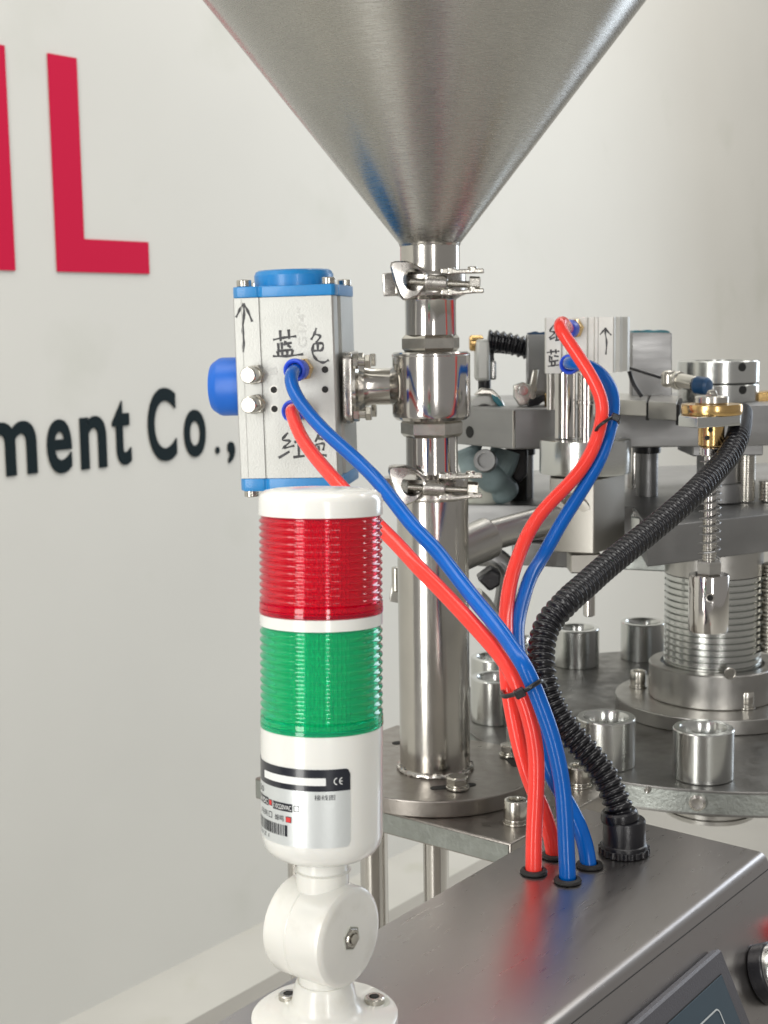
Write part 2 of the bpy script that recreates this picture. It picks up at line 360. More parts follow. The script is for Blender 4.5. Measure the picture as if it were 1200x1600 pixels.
# ---------------------------------------------------------------- tri clamps
def shape(bm, pts, d, thick, bev=0, hole=None):
    # outline seen from the front, at depth d, with real thickness going back
    O = at(*pts[0], d); fr = frame(O, (1, 0, 0))
    q = []
    for p in pts:
        w_ = onplane(p[0], p[1], O, Vector((0, -1, 0))); q.append((w_.x-O.x, w_.z-O.z))
    prism(bm, q, thick, T(*O) @ Matrix.Rotation(R(90), 4, 'X') @ T(0, 0, -thick), bev)
def arc(cx, cy, rx, ry, a0, a1, n):
    return [(cx+rx*math.cos(R(a0+(a1-a0)*k/n)), cy-ry*math.sin(R(a0+(a1-a0)*k/n))) for k in range(n+1)]
def clamp(yc, label, dx=0, dy=0, sc=1):
    t = thing('pipe_clamp', label, 'clamp', (PX, PY, zat(PX, PY, yc)), 'hinged wing nut clamps on the hopper outlet pipe')
    dd = depth((PX, PY, zat(PX, PY, yc)))
    f = lambda x, y: (x+dx, y+dy)
    zz = zat(PX, PY, yc); rr = 56*dd/FPX
    bm = new(); lathe(bm, [(rr*.84, zz-.0085), (rr*.97, zz-.0078), (rr, zz-.006), (rr, zz+.006), (rr*.97, zz+.0078), (rr*.84, zz+.0085), (rr*.78, zz)], PM, 72); obj('clamp_band', bm, M['cast'], t)
    d = dd-.034
    # wing nut with its round eye
    bm = new()
    outer = [f(612, 408), f(636, 407.5), f(656, 416), f(667, 426), f(671, 434), f(664, 449), f(653, 463), f(640, 468), f(631, 470), f(624, 462), f(616, 440), f(609, 414)]
    eye = arc(647+dx, 437+dy, 17.5, 15.5, 0, 360, 24)[:-1]
    O = at(*outer[0], d); n = Vector((0, -1, 0))
    to = lambda p: (lambda w_: Vector((w_.x, O.y, w_.z)))(onplane(p[0], p[1], O, n))
    # ring of quads between eye and resampled outline
    oc = to((647+dx, 437+dy)); ov = [to(p) for p in outer]
    def outline_at(ang):
        dv = Vector((math.cos(ang), 0, math.sin(ang)))
        best = None
        for a_, b_ in zip(ov, ov[1:]+ov[:1]):
            e = b_-a_; den = dv.x*e.z-dv.z*e.x
            if abs(den) < 1e-12: continue
            q = a_-oc; tt = (q.x*e.z-q.z*e.x)/den; ss = (q.x*dv.z-q.z*dv.x)/den
            if tt > 0 and -1e-6 <= ss <= 1+1e-6 and (best is None or tt < best): best = tt
        return oc+dv*(best or .01)
    tb = bmesh.new(); n_ = 48; F1 = []; F2 = []; B1 = []; B2 = []
    er = (to(eye[0])-oc).length
    for k in range(n_):
        an = 2*math.pi*k/n_; dv = Vector((math.cos(an), 0, math.sin(an)))
        oo = outline_at(an); ii = oc+dv*er
        oi = oo+(oc-oo).normalized()*.0012
        F1.append((tb.verts.new(ii+Vector((0, -.0005, 0))), tb.verts.new(oi+Vector((0, -.001, 0))), tb.verts.new(oo+Vector((0, .0008, 0))), tb.verts.new(oo+Vector((0, .014, 0))), tb.verts.new(ii+Vector((0, .014, 0)))))
    for k in range(n_):
        a_, b_ = F1[k], F1[(k+1) % n_]
        for j in range(5):
            j2 = (j+1) % 5; tb.faces.new((a_[j], b_[j], b_[j2], a_[j2]))
    bmesh.ops.recalc_face_normals(tb, faces=tb.faces[:]); merge(bm, tb)
    obj('wing_nut', bm, M['cast'], t, 40)
    # barrel, bolt, end nut, links
    bm = new(); rod(bm, at(663+dx, 441+dy, d+.006), at(699+dx, 443+dy, d+.006), 12.3*d/FPX, 28, .0012); obj('barrel', bm, M['cast'], t)
    bm = new(); a_ = at(640+dx, 440+dy, d+.006); b_ = at(738+dx, 445+dy, d+.006); L = (b_-a_).length
    lathe(bm, threads(5.8*d/FPX, 0, L, .0011, .0004), zframe(a_, b_-a_, (0, 1, 0)), 20); obj('threaded_bolt', bm, M['screw'], t)
    bm = new(); a_ = at(733+dx, 443+dy, d+.006); b_ = at(750+dx, 444+dy, d+.006); hexp(bm, 12*d/FPX, 0, (b_-a_).length, zframe(a_, b_-a_, (0, 1, 0)), .3); obj('end_nut', bm, M['screw'], t, 20)
    for (x0, y0, x1, y1) in ((690, 424, 756, 423), (690, 457, 756, 454)):
        bm = new(); shape(bm, [f(x0, y0-5), f(x0+14, y0-6), f(x0+26, y0-3.2), f(x1-16, y1-3.4), f(x1, y1-4), f(x1+1, y1+3.5), f(x1-14, y1+4), f(x0+24, y0+3.6), f(x0+10, y0+5), f(x0-2, y0+3)], d+.002, .010, .0008)
        for cx, cy in ((x0+14, y0-1), (x1-17, y1-2)):
            p = at(cx+dx, cy+dy, d); cyl(bm, 7.6*d/FPX, -.0022, .0022, T(p.x, p.y+.005, p.z), 20, .0006)
            p = at(cx+dx, cy+dy, d-.001); rod(bm, p, p+Vector((0, .014, 0)), 3.6*d/FPX, 12)
        obj('link_plate', bm, M['screw'], t)
    bm = new(); shape(bm, [f(597, 427), f(616, 425), f(622, 462), f(599, 463)], d+.028, .014, .0012); obj('rear_lug', bm, M['cast'], t)
    return t
clamp(444, 'upper wing nut clamp joining the hopper outlet to the ball valve')
clamp(762, 'lower wing nut clamp joining the ball valve to the tall standpipe', -3, 321)
# ================================================================== ACTUATOR
aaz = R(-8); ex = Vector((math.cos(aaz), math.sin(aaz), 0)); tl = R(.8)
ez = (UPV*math.cos(tl) - ex*math.sin(tl)).normalized(); ex2 = (ex*math.cos(tl)+UPV*math.sin(tl)).normalized(); ey = ez.cross(ex2)
AO = at(440, 606, .955)                    # on the front face
def af(px, py, off=0):                     # local coords (x,z) on front face plane shifted outwards
    p = onplane(px, py, AO-ey*off, ey); q = p-AO; return q.dot(ex2), q.dot(ez)
AM = Matrix(((ex2.x, ey.x, ez.x, AO.x), (ex2.y, ey.y, ez.y, AO.y), (ex2.z, ey.z, ez.z, AO.z), (0, 0, 0, 1)))
xl = af(368, 606)[0]; xm = af(410.5, 606)[0]; xr = af(524.5, 606)[0]; zt = af(440, 464)[1]; zb = af(440, 747)[1]; DEP = .083
ac = thing('valve_actuator', 'silver valve actuator with blue end caps, pen arrow and Chinese writing, left of pipe', 'actuator', tuple(AO))
bm = new()
plan = [(xl, .004), (xl+.0015, 0), (xm-.0006, 0), (xm-.0002, .0012), (xm+.0004, .0012), (xm+.0008, 0), (xr-.001, 0), (xr, .0014), (xr, .016), (xr-.0015, .018), (xr-.0015, .026), (xr+.0005, .028), (xr+.001, DEP-.006), (xr-.004, DEP), (xl+.006, DEP), (xl, DEP-.006)]
prism(bm, plan, zt-zb, AM @ T(0, 0, zb)); obj('body', bm, M['anod'], ac, 20)
bm = new()
for g in (xl+.0062,): box(bm, g, g+.0003, -.0003, .0005, zb+.001, zt-.001, AM)
obj('groove_line', bm, M['faint'], ac)
def octo(x0, x1, y0, y1, c): return [(x0+c, y0), (x1-c*.3, y0), (x1, y0+c*.3), (x1, y1-c), (x1-c, y1), (x0+c, y1), (x0, y1-c), (x0, y0+c*.3)]
def oct_(z0_, z1_, name):
    bm = new(); x0, x1 = xl-.0004, xr+.0016
    plan_ = [(x0, .006), (x0+.004, -.0008), (xm-.002, -.0008), (xm, .0006), (xm+.002, -.0012), (xr-.0005, -.0012), (xr+.0016, .001), (xr+.0016, .013), (xr+.0006, .015), (xr+.0016, .017), (x1+.0006, DEP-.01), (x1-.006, DEP+.001), (x0+.008, DEP+.001), (x0, DEP-.008)]
    prism(bm, plan_, z1_-z0_, AM @ T(0, 0, z0_), .0007); return obj(name, bm, M['bluecap'], ac, 25)
zt2 = af(440, 446)[1]; zb2 = af(440, 767)[1]
oct_(zt+.0002, zt2, 'end_cap'); oct_(zb2, zb-.0002, 'end_cap')
xd = af(459, 440, -.035)[0]
bm = new(); rdm = 61.5*.985/FPX; lathe(bm, [(rdm, 0), (rdm, .008), (rdm-.0012, .0105), (rdm-.003, .0115), (rdm-.010, .0118), (rdm-.0105, .0108), (0, .0108)], AM @ T(xd, .036, zt2-.0002), 72); obj('top_boss', bm, M['bluecap'], ac)
for px, py, dpt in ((381, 440, .010), (513, 436, .010), (538, 438, .068), (400, 438, .068)):
    sx = af(px, 440, -dpt)[0]
    bm = new(); cyl(bm, .0050, 0, .0048, AM @ T(sx, dpt, zt2), 28, .0006); s = obj('cap_screw', bm, M['screw'], ac)
    bm = new(); hexp(bm, .0024, .0046, .0050, AM @ T(sx, dpt, zt2)); obj('socket', bm, M['dark'], s)
sx = af(393, 768, -.01)[0]; bm = new(); cyl(bm, .0050, -.0048, 0, AM @ T(sx, .010, zb2), 28, .0006); obj('cap_screw', bm, M['screw'], ac)
# blue knob to the left: axis along -x
kx, kz = af(363, 604, -.042); rk = 46*.99/FPX
bm = new(); KM = AM @ T(xl, .042, kz) @ Matrix.Rotation(R(-90), 4, 'Y')
lathe(bm, [(rk*.98, 0), (rk, .001), (rk, .0195), (rk*.97, .0215), (rk*.84, .0256), (rk*.80, .0264), (0, .0266)], KM, 64); obj('side_cap', bm, M['blueknob'], ac)
# stop bolts
FM = AM @ Matrix.Rotation(R(90), 4, 'X')   # local z = outwards (-ey), local y= up
for px, py in ((400, 585), (401, 631)):
    a, b = af(px, py)
    bm = new(); hexp(bm, .0072, 0, .005, FM @ T(a, b, 0), .1); n = obj('lock_nut', bm, M['screw'], ac, 20)
    bm = new(); tt = Vector((-.0028, .0006, .016)).normalized()
    lathe(bm, threads(.0050, .004, .0075, .001, .0003)+[(.0056, .0076), (.0056, .0142), (.0048, .0150), (.0044, .0150), (.0040, .0147), (0, .0147)], FM @ T(a, b, 0) @ Matrix.Rotation(R(-9), 4, 'Y'), 28); obj('stop_screw', bm, M['screw'], n)
for px, py in ((508, 577.5), (508, 608.5), (428, 609), (429, 639)):
    a, b = af(px, py)
    bm = new(); lathe(bm, [(.0030, .00025), (.0021, .00012), (.0018, .0001)], FM @ T(a, b, 0), 24); h = obj('screw_hole', bm, M['steel'], ac)
    bm = new(); cyl(bm, .0023, .0001, .0003, FM @ T(a, b, 0), 20); obj('bore', bm, M['dark'], h)
def fitting(parent, MM, a, b, lean=(0, 0), scale=1, m='bluering'):
    k = scale; T0 = MM @ T(a, b, 0) @ Matrix.Rotation(R(lean[0]), 4, 'Y') @ Matrix.Rotation(R(lean[1]), 4, 'X')
    bm = new(); hexp(bm, .0078*k, 0, .0075*k, T0, .1); n = obj('brass_fitting', bm, M['brass'], parent, 20)
    bm = new(); lathe(bm, [(.0068*k, .0075*k), (.0071*k, .0085*k), (.0071*k, .0150*k), (.0078*k, .0156*k), (.0079*k, .0175*k), (.0074*k, .0192*k), (.0062*k, .0196*k), (.0050*k, .0185*k), (.0046*k, .015*k)], T0, 36, False); obj('release_ring', bm, M[m], n)
    return T0 @ Vector((0, 0, .014*k))
fa, fb = af(474, 577); hb1 = fitting(ac, FM, fa, fb, (-8, 0))
fa, fb = af(471, 640); hr1 = fitting(ac, FM, fa, fb, (-8, 0))
def stroke(bm, pts, MM, f, wd):            # pen line lying on a face
    P = [f(*p) for p in pts]; P = [Vector((p[0], p[1], 0)) for p in P]
    P = cr(P, 4) if len(P) > 2 else P
    t = bmesh.new(); L = []; n = len(P)
    for i, p in enumerate(P):
        d = (P[min(i+1, n-1)]-P[max(i-1, 0)]).normalized(); nn = Vector((-d.y, d.x, 0)); ww = wd*(.85+.3*math.sin(i*1.3+len(pts)))
        L.append((t.verts.new(p+nn*ww/2), t.verts.new(p-nn*ww/2)))
    for a_, b_ in zip(L, L[1:]): t.faces.new((a_[0], a_[1], b_[1], b_[0]))
    bmesh.ops.recalc_face_normals(t, faces=t.faces[:])
    for fc in t.faces:
        if fc.normal.z < 0: fc.normal_flip()
    merge(bm, t, MM)
c1 = lambda x, y: af(300+x/3.75, 380+y/3.75)
def pen(name, strokes, parent, MM, f, wd, m='marker'):
    bm = new()
    for k, s in enumerate(strokes): stroke(bm, s, MM @ T(0, 0, .00016+k*.00002), f, wd)
    return obj(name, bm, M[m], parent)
PW = .0018
pen('marker_arrow', [[(300, 640), (303, 560), (297, 500), (305, 420), (303, 355)], [(258, 435), (283, 385), (303, 353)], [(303, 353), (328, 400), (353, 460)]], ac, FM, c1, PW)
pen('marker_writing', [[(475, 566), (540, 553), (612, 545)], [(516, 510), (520, 575)], [(566, 505), (570, 562)], [(505, 585), (508, 628)], [(525, 580), (528, 620)],
    [(548, 572), (540, 600)], [(545, 590), (585, 583)], [(560, 596), (580, 612)], [(500, 632), (590, 624)], [(500, 632), (508, 660)], [(590, 624), (585, 655)], [(528, 632), (530, 658)], [(558, 630), (558, 656)], [(474, 662), (560, 661), (652, 650)]], ac, FM, c1, PW)
pen('marker_writing', [[(728, 497), (718, 530), (698, 566)], [(714, 532), (752, 545), (726, 584)], [(712, 590), (765, 588), (760, 626), (713, 630)], [(737, 590), (737, 626)], [(712, 590), (706, 640), (730, 682), (768, 699), (802, 684)]], ac, FM, c1, PW)
pen('marker_writing', [[(562, 1110), (530, 1152), (576, 1160), (535, 1200), (600, 1186)], [(508, 1258), (572, 1220)], [(600, 1166), (650, 1156)], [(625, 1160), (626, 1246)], [(594, 1254), (660, 1246)]], ac, FM, c1, PW)
pen('marker_writing', [[(745, 1118), (722, 1165)], [(730, 1140), (770, 1150)], [(725, 1180), (772, 1175), (768, 1215)], [(740, 1185), (745, 1215)], [(725, 1180), (722, 1225), (790, 1245)]], ac, FM, c1, PW)
def face_text(s, l, r_, t, b, parent, MM, f, m, rot=False, bold=0, off=.00015, name='lettering'):
    g = glyphs(s, bold, 4)
    if rot: g.transform(Matrix.Rotation(R(90), 4, 'Z') @ T(0, -1, 0))
    a = f(l, (t+b)/2); c = f(r_, (t+b)/2); tp = f((l+r_)/2, t); bt = f((l+r_)/2, b)
    bm = new(); merge(bm, g, MM @ T(a[0], bt[1], off) @ Matrix.Diagonal((c[0]-a[0], tp[1]-bt[1], 1, 1))); return obj(name, bm, M[m], parent)
face_text('G1/4"', 618, 668, 380, 612, ac, FM, c1, 'faint', True)
face_text('B', 458, 498, 722, 770, ac, FM, c1, 'faint', True)
face_text('A', 762, 800, 965, 1005, ac, FM, c1, 'faint', True)
# mounting flange and neck between actuator and valve: axis X of the actuator towards the valve
p1 = AM @ Vector((xr+.001, .036, af(550, 603, -.036)[1])); VZ = zat(PX, PY, 603); p2 = Vector((PX, PY, VZ))
ax = (p2-p1); p1 = p1 - UPV*(p1.z-VZ); ax = (p2-p1)
NM = zframe(p1, ax, (0, 0, 1)); NL = ax.length
mf = thing('valve_mount', 'cast steel mounting flange and short neck linking actuator and ball valve', 'bracket', tuple(p1))
bm = new(); q = []
hw = .0245
for cx, cy, a0 in ((hw-.006, hw-.006, 0), (-hw+.006, hw-.006, 90), (-hw+.006, -hw+.006, 180), (hw-.006, -hw+.006, 270)):
    q += [(cx+.006*math.cos(R(a0+k*18)), cy+.006*math.sin(R(a0+k*18))) for k in range(6)]
prism(bm, q, .0065, NM @ T(0, 0, .0005), .0008); obj('flange', bm, M['cast'], mf)
bm = new(); rn = 28.5*.985/FPX
lathe(bm, [(.0225, .007), (.0222, .009), (.0175, .0105), (.0142, .014), (rn, .018), (rn, NL-.028), (rn+.002, NL-.026), (rn+.006, NL-.022)], NM, 64); obj('neck', bm, M['pipe'], mf)
for sx in (1, -1):
    for sy in (1, -1):
        bm = new(); B = NM @ T(sx*.0180, sy*.0175, .007)
        hexp(bm, .0052, 0, .0042, B, .1); lathe(bm, [(.0030, .0042), (.0030, .0085), (.0022, .0095)], B, 16); obj('bolt', bm, M['screw'], mf, 20)
        bm = new(); B2 = B @ T(0, 0, .0085); hexp(bm, .0050, 0, .0040, B2, .4); obj('nut', bm, M['screw'], mf, 20)
# ================================================================== BASE PLATE WITH POSTS
pz = PZ-hd-.0002
A_ = atz(398, 1215, pz); B_ = atz(798, 1318.5, pz); dv = Vector((B_.x-A_.x, B_.y-A_.y, 0)).normalized(); nv = Vector((-dv.y, dv.x, 0))
if nv.y < 0: nv = -nv
pl = [A_, B_, B_+nv*.17, A_+nv*.17]
pt = thing('mounting_plate', 'thick grey steel shelf plate under the standpipe base disc, corner pointing at the hose grommets', 'plate', ((A_.x+B_.x)/2, (A_.y+B_.y)/2, pz-.016))
bm = new(); slab(bm, pl, pz-.016, pz, .0012); obj('plate', bm, M['plate'], pt)
bm = new(); a_ = pl[0]-nv*.0006; b_ = pl[1]-nv*.0006
# milled front edge face
e = [a_+dv*.0016, b_-dv*.0016, b_-dv*.0016+nv*.003, a_+dv*.0016+nv*.003]; slab(bm, e, pz-.0146, pz-.0014); obj('milled_edge', bm, M['edge'], pt)
def post(px, lbl, r_=.0095, back=.03):
    p = atz(px, 1330, pz-.016); v = Vector((px, 0, 0))
    # walk back from the front edge
    s = (A_ + dv*(((p-A_).dot(dv)))); q = onplane(px, 1320, A_+nv*back, nv); q.z = 0
    t = thing('support_post', lbl, 'post', (q.x, q.y, .45), 'round posts under the standpipe shelf')
    bm = new(); cyl(bm, r_, .45, pz-.0161, T(q.x, q.y, 0), 32); obj('shaft', bm, M['polish'], t)
    bm = new(); cyl(bm, r_*1.6, .451, .462, T(q.x, q.y, 0), 32, .001); obj('foot_collar', bm, M['steel'], t)
post(681, 'round steel post under the shelf, between tower light and red hoses', .0090, .040)
post(584, 'round dark steel post under the shelf, right behind the white swivel joint', .0098, .02)
post(463, 'round steel post under the shelf, seen left of the tower light stem', .0075, .09)
def capscrew(p, label, r_=.0085, h=.0115, group='socket head screws on the machine plates', lean=0):
    t = thing('socket_screw', label, 'screw', tuple(p), group)
    bm = new(); cyl(bm, r_*1.12, 0, .0014, T(*p), 32, .0003); cyl(bm, r_*.98, .0014, .0038, T(*p), 32, .0004); obj('washer', bm, M['screw'], t)
    z0_ = .0038
    bm = new(); lathe(bm, [(r_*.97, z0_), (r_, z0_+.0005), (r_, z0_+h-.0012), (r_*.93, z0_+h-.0002), (r_*.86, z0_+h), (r_*.62, z0_+h), (r_*.58, z0_+h-.0015), (r_*.56, z0_+h-.004), (0, z0_+h-.004)], T(*p), 36); hd_ = obj('head', bm, M['screw'], t, 30)
    bm = new(); hexp(bm, r_*.56, z0_+h-.0045, z0_+h-.0033, T(*p), .2); obj('socket', bm, M['dark'], hd_)
capscrew(atz(806, 1286, pz), 'large socket head screw on the shelf plate just left of the red hoses', .0080, .0125)
capscrew(atz(905, 1228, pz), 'socket head screw on the shelf plate behind the black conduit', .0085, .0115)
# ================================================================== TURNTABLE
DZ = .913; dc = atz(1112, 1085, DZ+.012); DX, DY = dc.x, dc.y
rdial = (Vector((atz(1100, 1235, DZ).x, atz(1100, 1235, DZ).y, 0))-Vector((DX, DY, 0))).length
tt_ = thing('turntable', 'large round dark steel dial plate carrying the ring of aluminium cup holders', 'turntable', (DX, DY, DZ-.0185))
bm = new(); cyl(bm, rdial, DZ-.0185, DZ, T(DX, DY, 0), 180, .0006); obj('dial_plate', bm, M['dial'], tt_)
bm = new(); cyl(bm, rdial+.0006, DZ-.0165, DZ-.0018, T(DX, DY, 0), 180); obj('rim', bm, M['edge'], tt_)
pe = at(1090, 1262, .985); an = math.atan2(pe.y-DY, pe.x-DX); er_ = Vector((math.cos(an), math.sin(an), 0))
for a2, r_ in ((an, .0058), (an-.19+.03, .002)):
    er_ = Vector((math.cos(a2), math.sin(a2), 0))
    bm = new(); lathe(bm, [(r_, 0), (r_, .003), (r_*.7, .004), (r_*.2, .0036), (0, .0036)], zframe((DX+er_.x*(rdial+.0004), DY+er_.y*(rdial+.0004), DZ-.0085 if r_ > .003 else DZ-.003), er_, (0, 0, 1)), 24); obj('edge_screw', bm, M['cast'], tt_)
# cup holders
cu0 = thing('cup_holder', 'x', 'cup holder', (0, 0, 0), 'aluminium cup holders around the turntable')
bm = new(); lathe(bm, [(.0212, 0), (.0216, .0004), (.0216, .0352), (.0210, .0360), (.0168, .0360), (.0150, .0330), (.0142, .0250), (.0142, .008), (0, .008)], I4, 64); obj('ring_body', bm, M['alu'], cu0, 30)
bm = new(); cyl(bm, .0141, .0081, .0086, I4, 32); obj('bore_floor', bm, M['dark'], cu0)
cupA = atz(1098, 1213, DZ); a0 = math.atan2(cupA.y-DY, cupA.x-DX); rcup = math.hypot(cupA.x-DX, cupA.y-DY)
lab = {0: 'cup holder nearest the camera at the front right of the turntable', 1: 'cup holder half hidden behind the lower end of the black conduit', 2: 'front cup holder just left of the cable tied red hoses',
       3: 'cup holder half hidden behind the standpipe, behind the one by the red hoses', 4: 'cup holder hidden mostly behind the standpipe at the left of the dial', 5: 'cup holder at the back left of the dial seen between standpipe and hoses',
       6: 'cup holder at the back of the dial seen beside the rising blue hose', 7: 'cup holder at the back of the dial left of the threaded column', 15: 'cup holder at the right edge of the picture on the dial'}
first = True
for k in (0, 1, 2, 3, 5, 6, 7, 4):
    an = a0-R(22.5)*k; loc = (DX+rcup*math.cos(an), DY+rcup*math.sin(an), DZ+.0002)
    if first: cu0.location = loc; cu0['label'] = lab[k]; first = False
    else: dup(cu0, loc, .3*k, lab[k])
# central column
cc = thing('centre_column', 'thick threaded steel column standing on a bolted collar in the middle of the turntable', 'column', (DX, DY, DZ))
def dl(l): return proflist(DX, DY, l)
DMx = T(DX, DY, 0)
fr_ = 147*1.2/FPX
bm = new(); cyl(bm, fr_, DZ+.0002, DZ+.0122, DMx, 128, .0008); obj('flange', bm, M['steel'], cc)
zc1 = zat(DX, DY, 1033); cz0 = DZ+.0122
bm = new(); rr = 97*1.185/FPX; lathe(bm, [(rr-.001, cz0), (rr, cz0+.001), (rr, zc1-.001), (rr-.001, zc1), (rr*.82, zc1), (rr*.80, zc1-.004)], DMx, 128); obj('collar', bm, M['steel'], cc, 30)
rcol = 76*1.16/FPX; zt_ = zat(DX, DY, 893); 
bm = new(); lathe(bm, threads(rcol, zc1-.003, zt_, .0052, .0022), DMx, 128); obj('threaded_section', bm, M['alu'], cc, 30)
bm = new(); cyl(bm, rcol, zt_, zat(DX, DY, 800), DMx, 96); obj('smooth_section', bm, M['steel'], cc)
bm = new(); lathe(bm, threads(rcol*.97, DZ-.09, DZ-.0187, .0046, .0020), DMx, 128); obj('lower_thread', bm, M['steel'], cc, 30)
p = at(1140, 1052, 1.13); e_ = Vector((p.x-DX, p.y-DY, 0)).normalized()
bm = new(); lathe(bm, [(.0050, .0001), (.0043, .0003), (.0040, .0001), (0, .0001)], zframe((DX+e_.x*(rr+.0004), DY+e_.y*(rr+.0004), p.z), e_, (0, 0, 1)), 28); obj('dimple', bm, M['screw'], cc)
for px, py in ((997, 1073), (1165, 1106), ):
    capscrew(atz(px, py, DZ+.0124), 'socket head screw at the left of the centre column flange' if px < 1100 else 'socket head screw at the front of the centre column flange', .0068, .0105)
# ================================================================== UPPER MACHINE
zb_ = CAM.z-.0687
def xy(px, d, py=640): p = at(px, py, d); return (p.x, p.y)
ub = thing('upper_beam', 'thick grey beam plate with a drilled hole in its left end beside the ball valve', 'beam', (*xy(803, 1.12), zb_-.032))
bm = new(); slab(bm, [xy(690, 1.20), xy(803, 1.125), xy(1240, 1.125), xy(1240, 1.34), xy(690, 1.34)], zb_-.0325, zb_, .0012); obj('plate', bm, M['beam'], ub)
p = onplane(734, 675, Vector((*xy(803, 1.125), 0)), (Vector((*xy(803, 1.125), 0))-Vector((*xy(690, 1.20), 0))).cross(UPV).normalized())
nn = (Vector((*xy(803, 1.125), 0))-Vector((*xy(690, 1.20), 0))).cross(UPV).normalized()
if nn.y > 0: nn = -nn
bm = new(); lathe(bm, [(.0050, .0002), (.0044, .0006), (0, .0006)], zframe(p, nn, (0, 0, 1)), 28); obj('drilled_hole', bm, M['dark'], ub)
bm = new()
e1 = Vector((*xy(803, 1.125), 0)); rod(bm, e1+UPV*(zb_-.031)-Vector((0, -.0002, 0)), e1+UPV*(zb_-.0015), .0013, 12); obj('bright_corner', bm, M['polish'], ub)
# clamp block sitting on the beam edge
cb = thing('slotted_clamp', 'flat grey clamp bar with black gaps on the beam left of the brass disc', 'clamp', (*xy(1030, 1.06), zb_))
for (xa, xb, da, db, h) in ((935, 1010, 1.13, 1.085, .0120), (1013, 1057, 1.082, 1.05, .0135)):
    bm = new(); zz = zat(*xy(1030, 1.07), 628)
    slab(bm, [xy(xa, da), xy(xb, db), xy(xb+4, db+.10), xy(xa+4, da+.10)], zz-h, zz, .0008); obj('bar', bm, M['steel'], cb)
bm = new(); zz = zat(*xy(1030, 1.07), 630); slab(bm, [xy(1009, 1.087), xy(1014, 1.083), xy(1016, 1.15), xy(1010, 1.15)], zz-.014, zz-.0005); slab(bm, [xy(1056, 1.052), xy(1062, 1.049), xy(1066, 1.14), xy(1060, 1.14)], zz-.0155, zz-.0003); obj('gap_spacer', bm, M['dark'], cb)
# split collar on the beam (round, silver)
sx_, sy_ = xy(1122, 1.19, 600)
sc_ = thing('split_collar', 'bright round split clamp collar with bolt holes standing on the upper beam at the right', 'collar', (sx_, sy_, zb_))
zt_ = zat(sx_, sy_, 563); rs = 63*1.18/FPX; zm = zat(sx_, sy_, 598)
for a_, b_ in ((zb_, zm-.0006), (zm+.0006, zt_)):
    bm = new(); lathe(bm, [(rs-.0006, a_), (rs, a_+.0006), (rs, b_-.0008), (rs-.0008, b_), (rs*.6, b_), (rs*.6, b_-.003)], T(sx_, sy_, 0), 96); obj('collar_half', bm, M['alu'], sc_, 30)
bm = new(); cyl(bm, rs-.001, zm-.0006, zm+.0006, T(sx_, sy_, 0), 64); obj('split_gap', bm, M['dark'], sc_)
for px, py in ((1168, 574), (1173, 610)):
    p = at(px, py, 1.15); e_ = Vector((p.x-sx_, p.y-sy_, 0)).normalized(); bm = new(); cyl(bm, .0035, -.001, .0005, zframe((sx_+e_.x*rs, sy_+e_.y*rs, p.z), e_, (0, 0, 1)), 20); obj('bolt_hole', bm, M['dark'], sc_)
# connector with blue cap
cn = thing('air_connector', 'small nickel air connector with blue cap in front of the split collar', 'connector', tuple(at(1075, 597, 1.08)))
bm = new(); a_ = at(1060, 594, 1.09); b_ = at(1088, 600, 1.07); rod(bm, a_, b_, .0058, 24, .0008); rod(bm, at(1056, 594, 1.092), at(1063, 595, 1.088), .0072, 24, .001)
cyl(bm, .0065, -.0065, .0065, T(*at(1046, 592, 1.095)), 24, .003); obj('nickel_body', bm, M['screw'], cn)
bm = new(); a_ = at(1085, 601, 1.07); b_ = at(1112, 604, 1.06); lathe(bm, [(.005, 0), (.0068, .002), (.0066, .011), (.005, .013), (0, .0135)], zframe(a_, b_-a_, (0, 0, 1)), 20); obj('blue_cap', bm, M['bluetape'], cn)
pts = [at(985, 575, 1.12), at(1010, 583, 1.11), at(1040, 592, 1.10)]
bm = new(); tube(bm, cr(pts, 4), .0013, 8); tube(bm, cr([at(983, 580, 1.12), at(990, 600, 1.12), at(1003, 620, 1.12)], 4), .0016, 8); obj('thin_wire', bm, M['black'], cn)
# brackets with tape
def bracket(px0, px1, py0, py1, d, lbl, tape, name):
    t = thing('upright_bracket', lbl, 'bracket', tuple(at((px0+px1)/2, py1, d)))
    bm = new(); shape(bm, [(px0, py1), (px1, py1), (px1, py0), (px0, py0)], d, .012, .0008); obj('plate', bm, M['beam'], t)
    bm = new(); w_ = px1-px0; q = [(px0+2, py0-3)]; 
    for k in range(1, 7): q.append((px0+w_*k/7, py0-3-random.uniform(0, 3)))
    q += [(px1-3, py0-2), (px1-5, py0+8)]
    for k in range(5, 0, -1): q.append((px0+w_*k/6, py0+15+random.uniform(-4, 9)))
    q.append((px0+3, py0+14)); shape(bm, q, d-.0012, .0145, .0005); obj('tape', bm, M[tape], t)
    bm = new(); p = at(px0+w_*.48, py0+25, d); lathe(bm, [(.0052, 0), (.0052, .003), (.004, .004), (0, .004)], zframe(p, (0, -1, 0), (1, 0, 0)), 20); obj('bolt_head', bm, M['screw'], t)
bracket(987, 1050, 520, 628, 1.17, 'grey upright bracket with teal tape on its top, right of the small air cylinder', 'teal', '')
bracket(824, 857, 523, 628, 1.17, 'grey upright bracket with dark blue tape, left of the small air cylinder', 'bluetape', '')
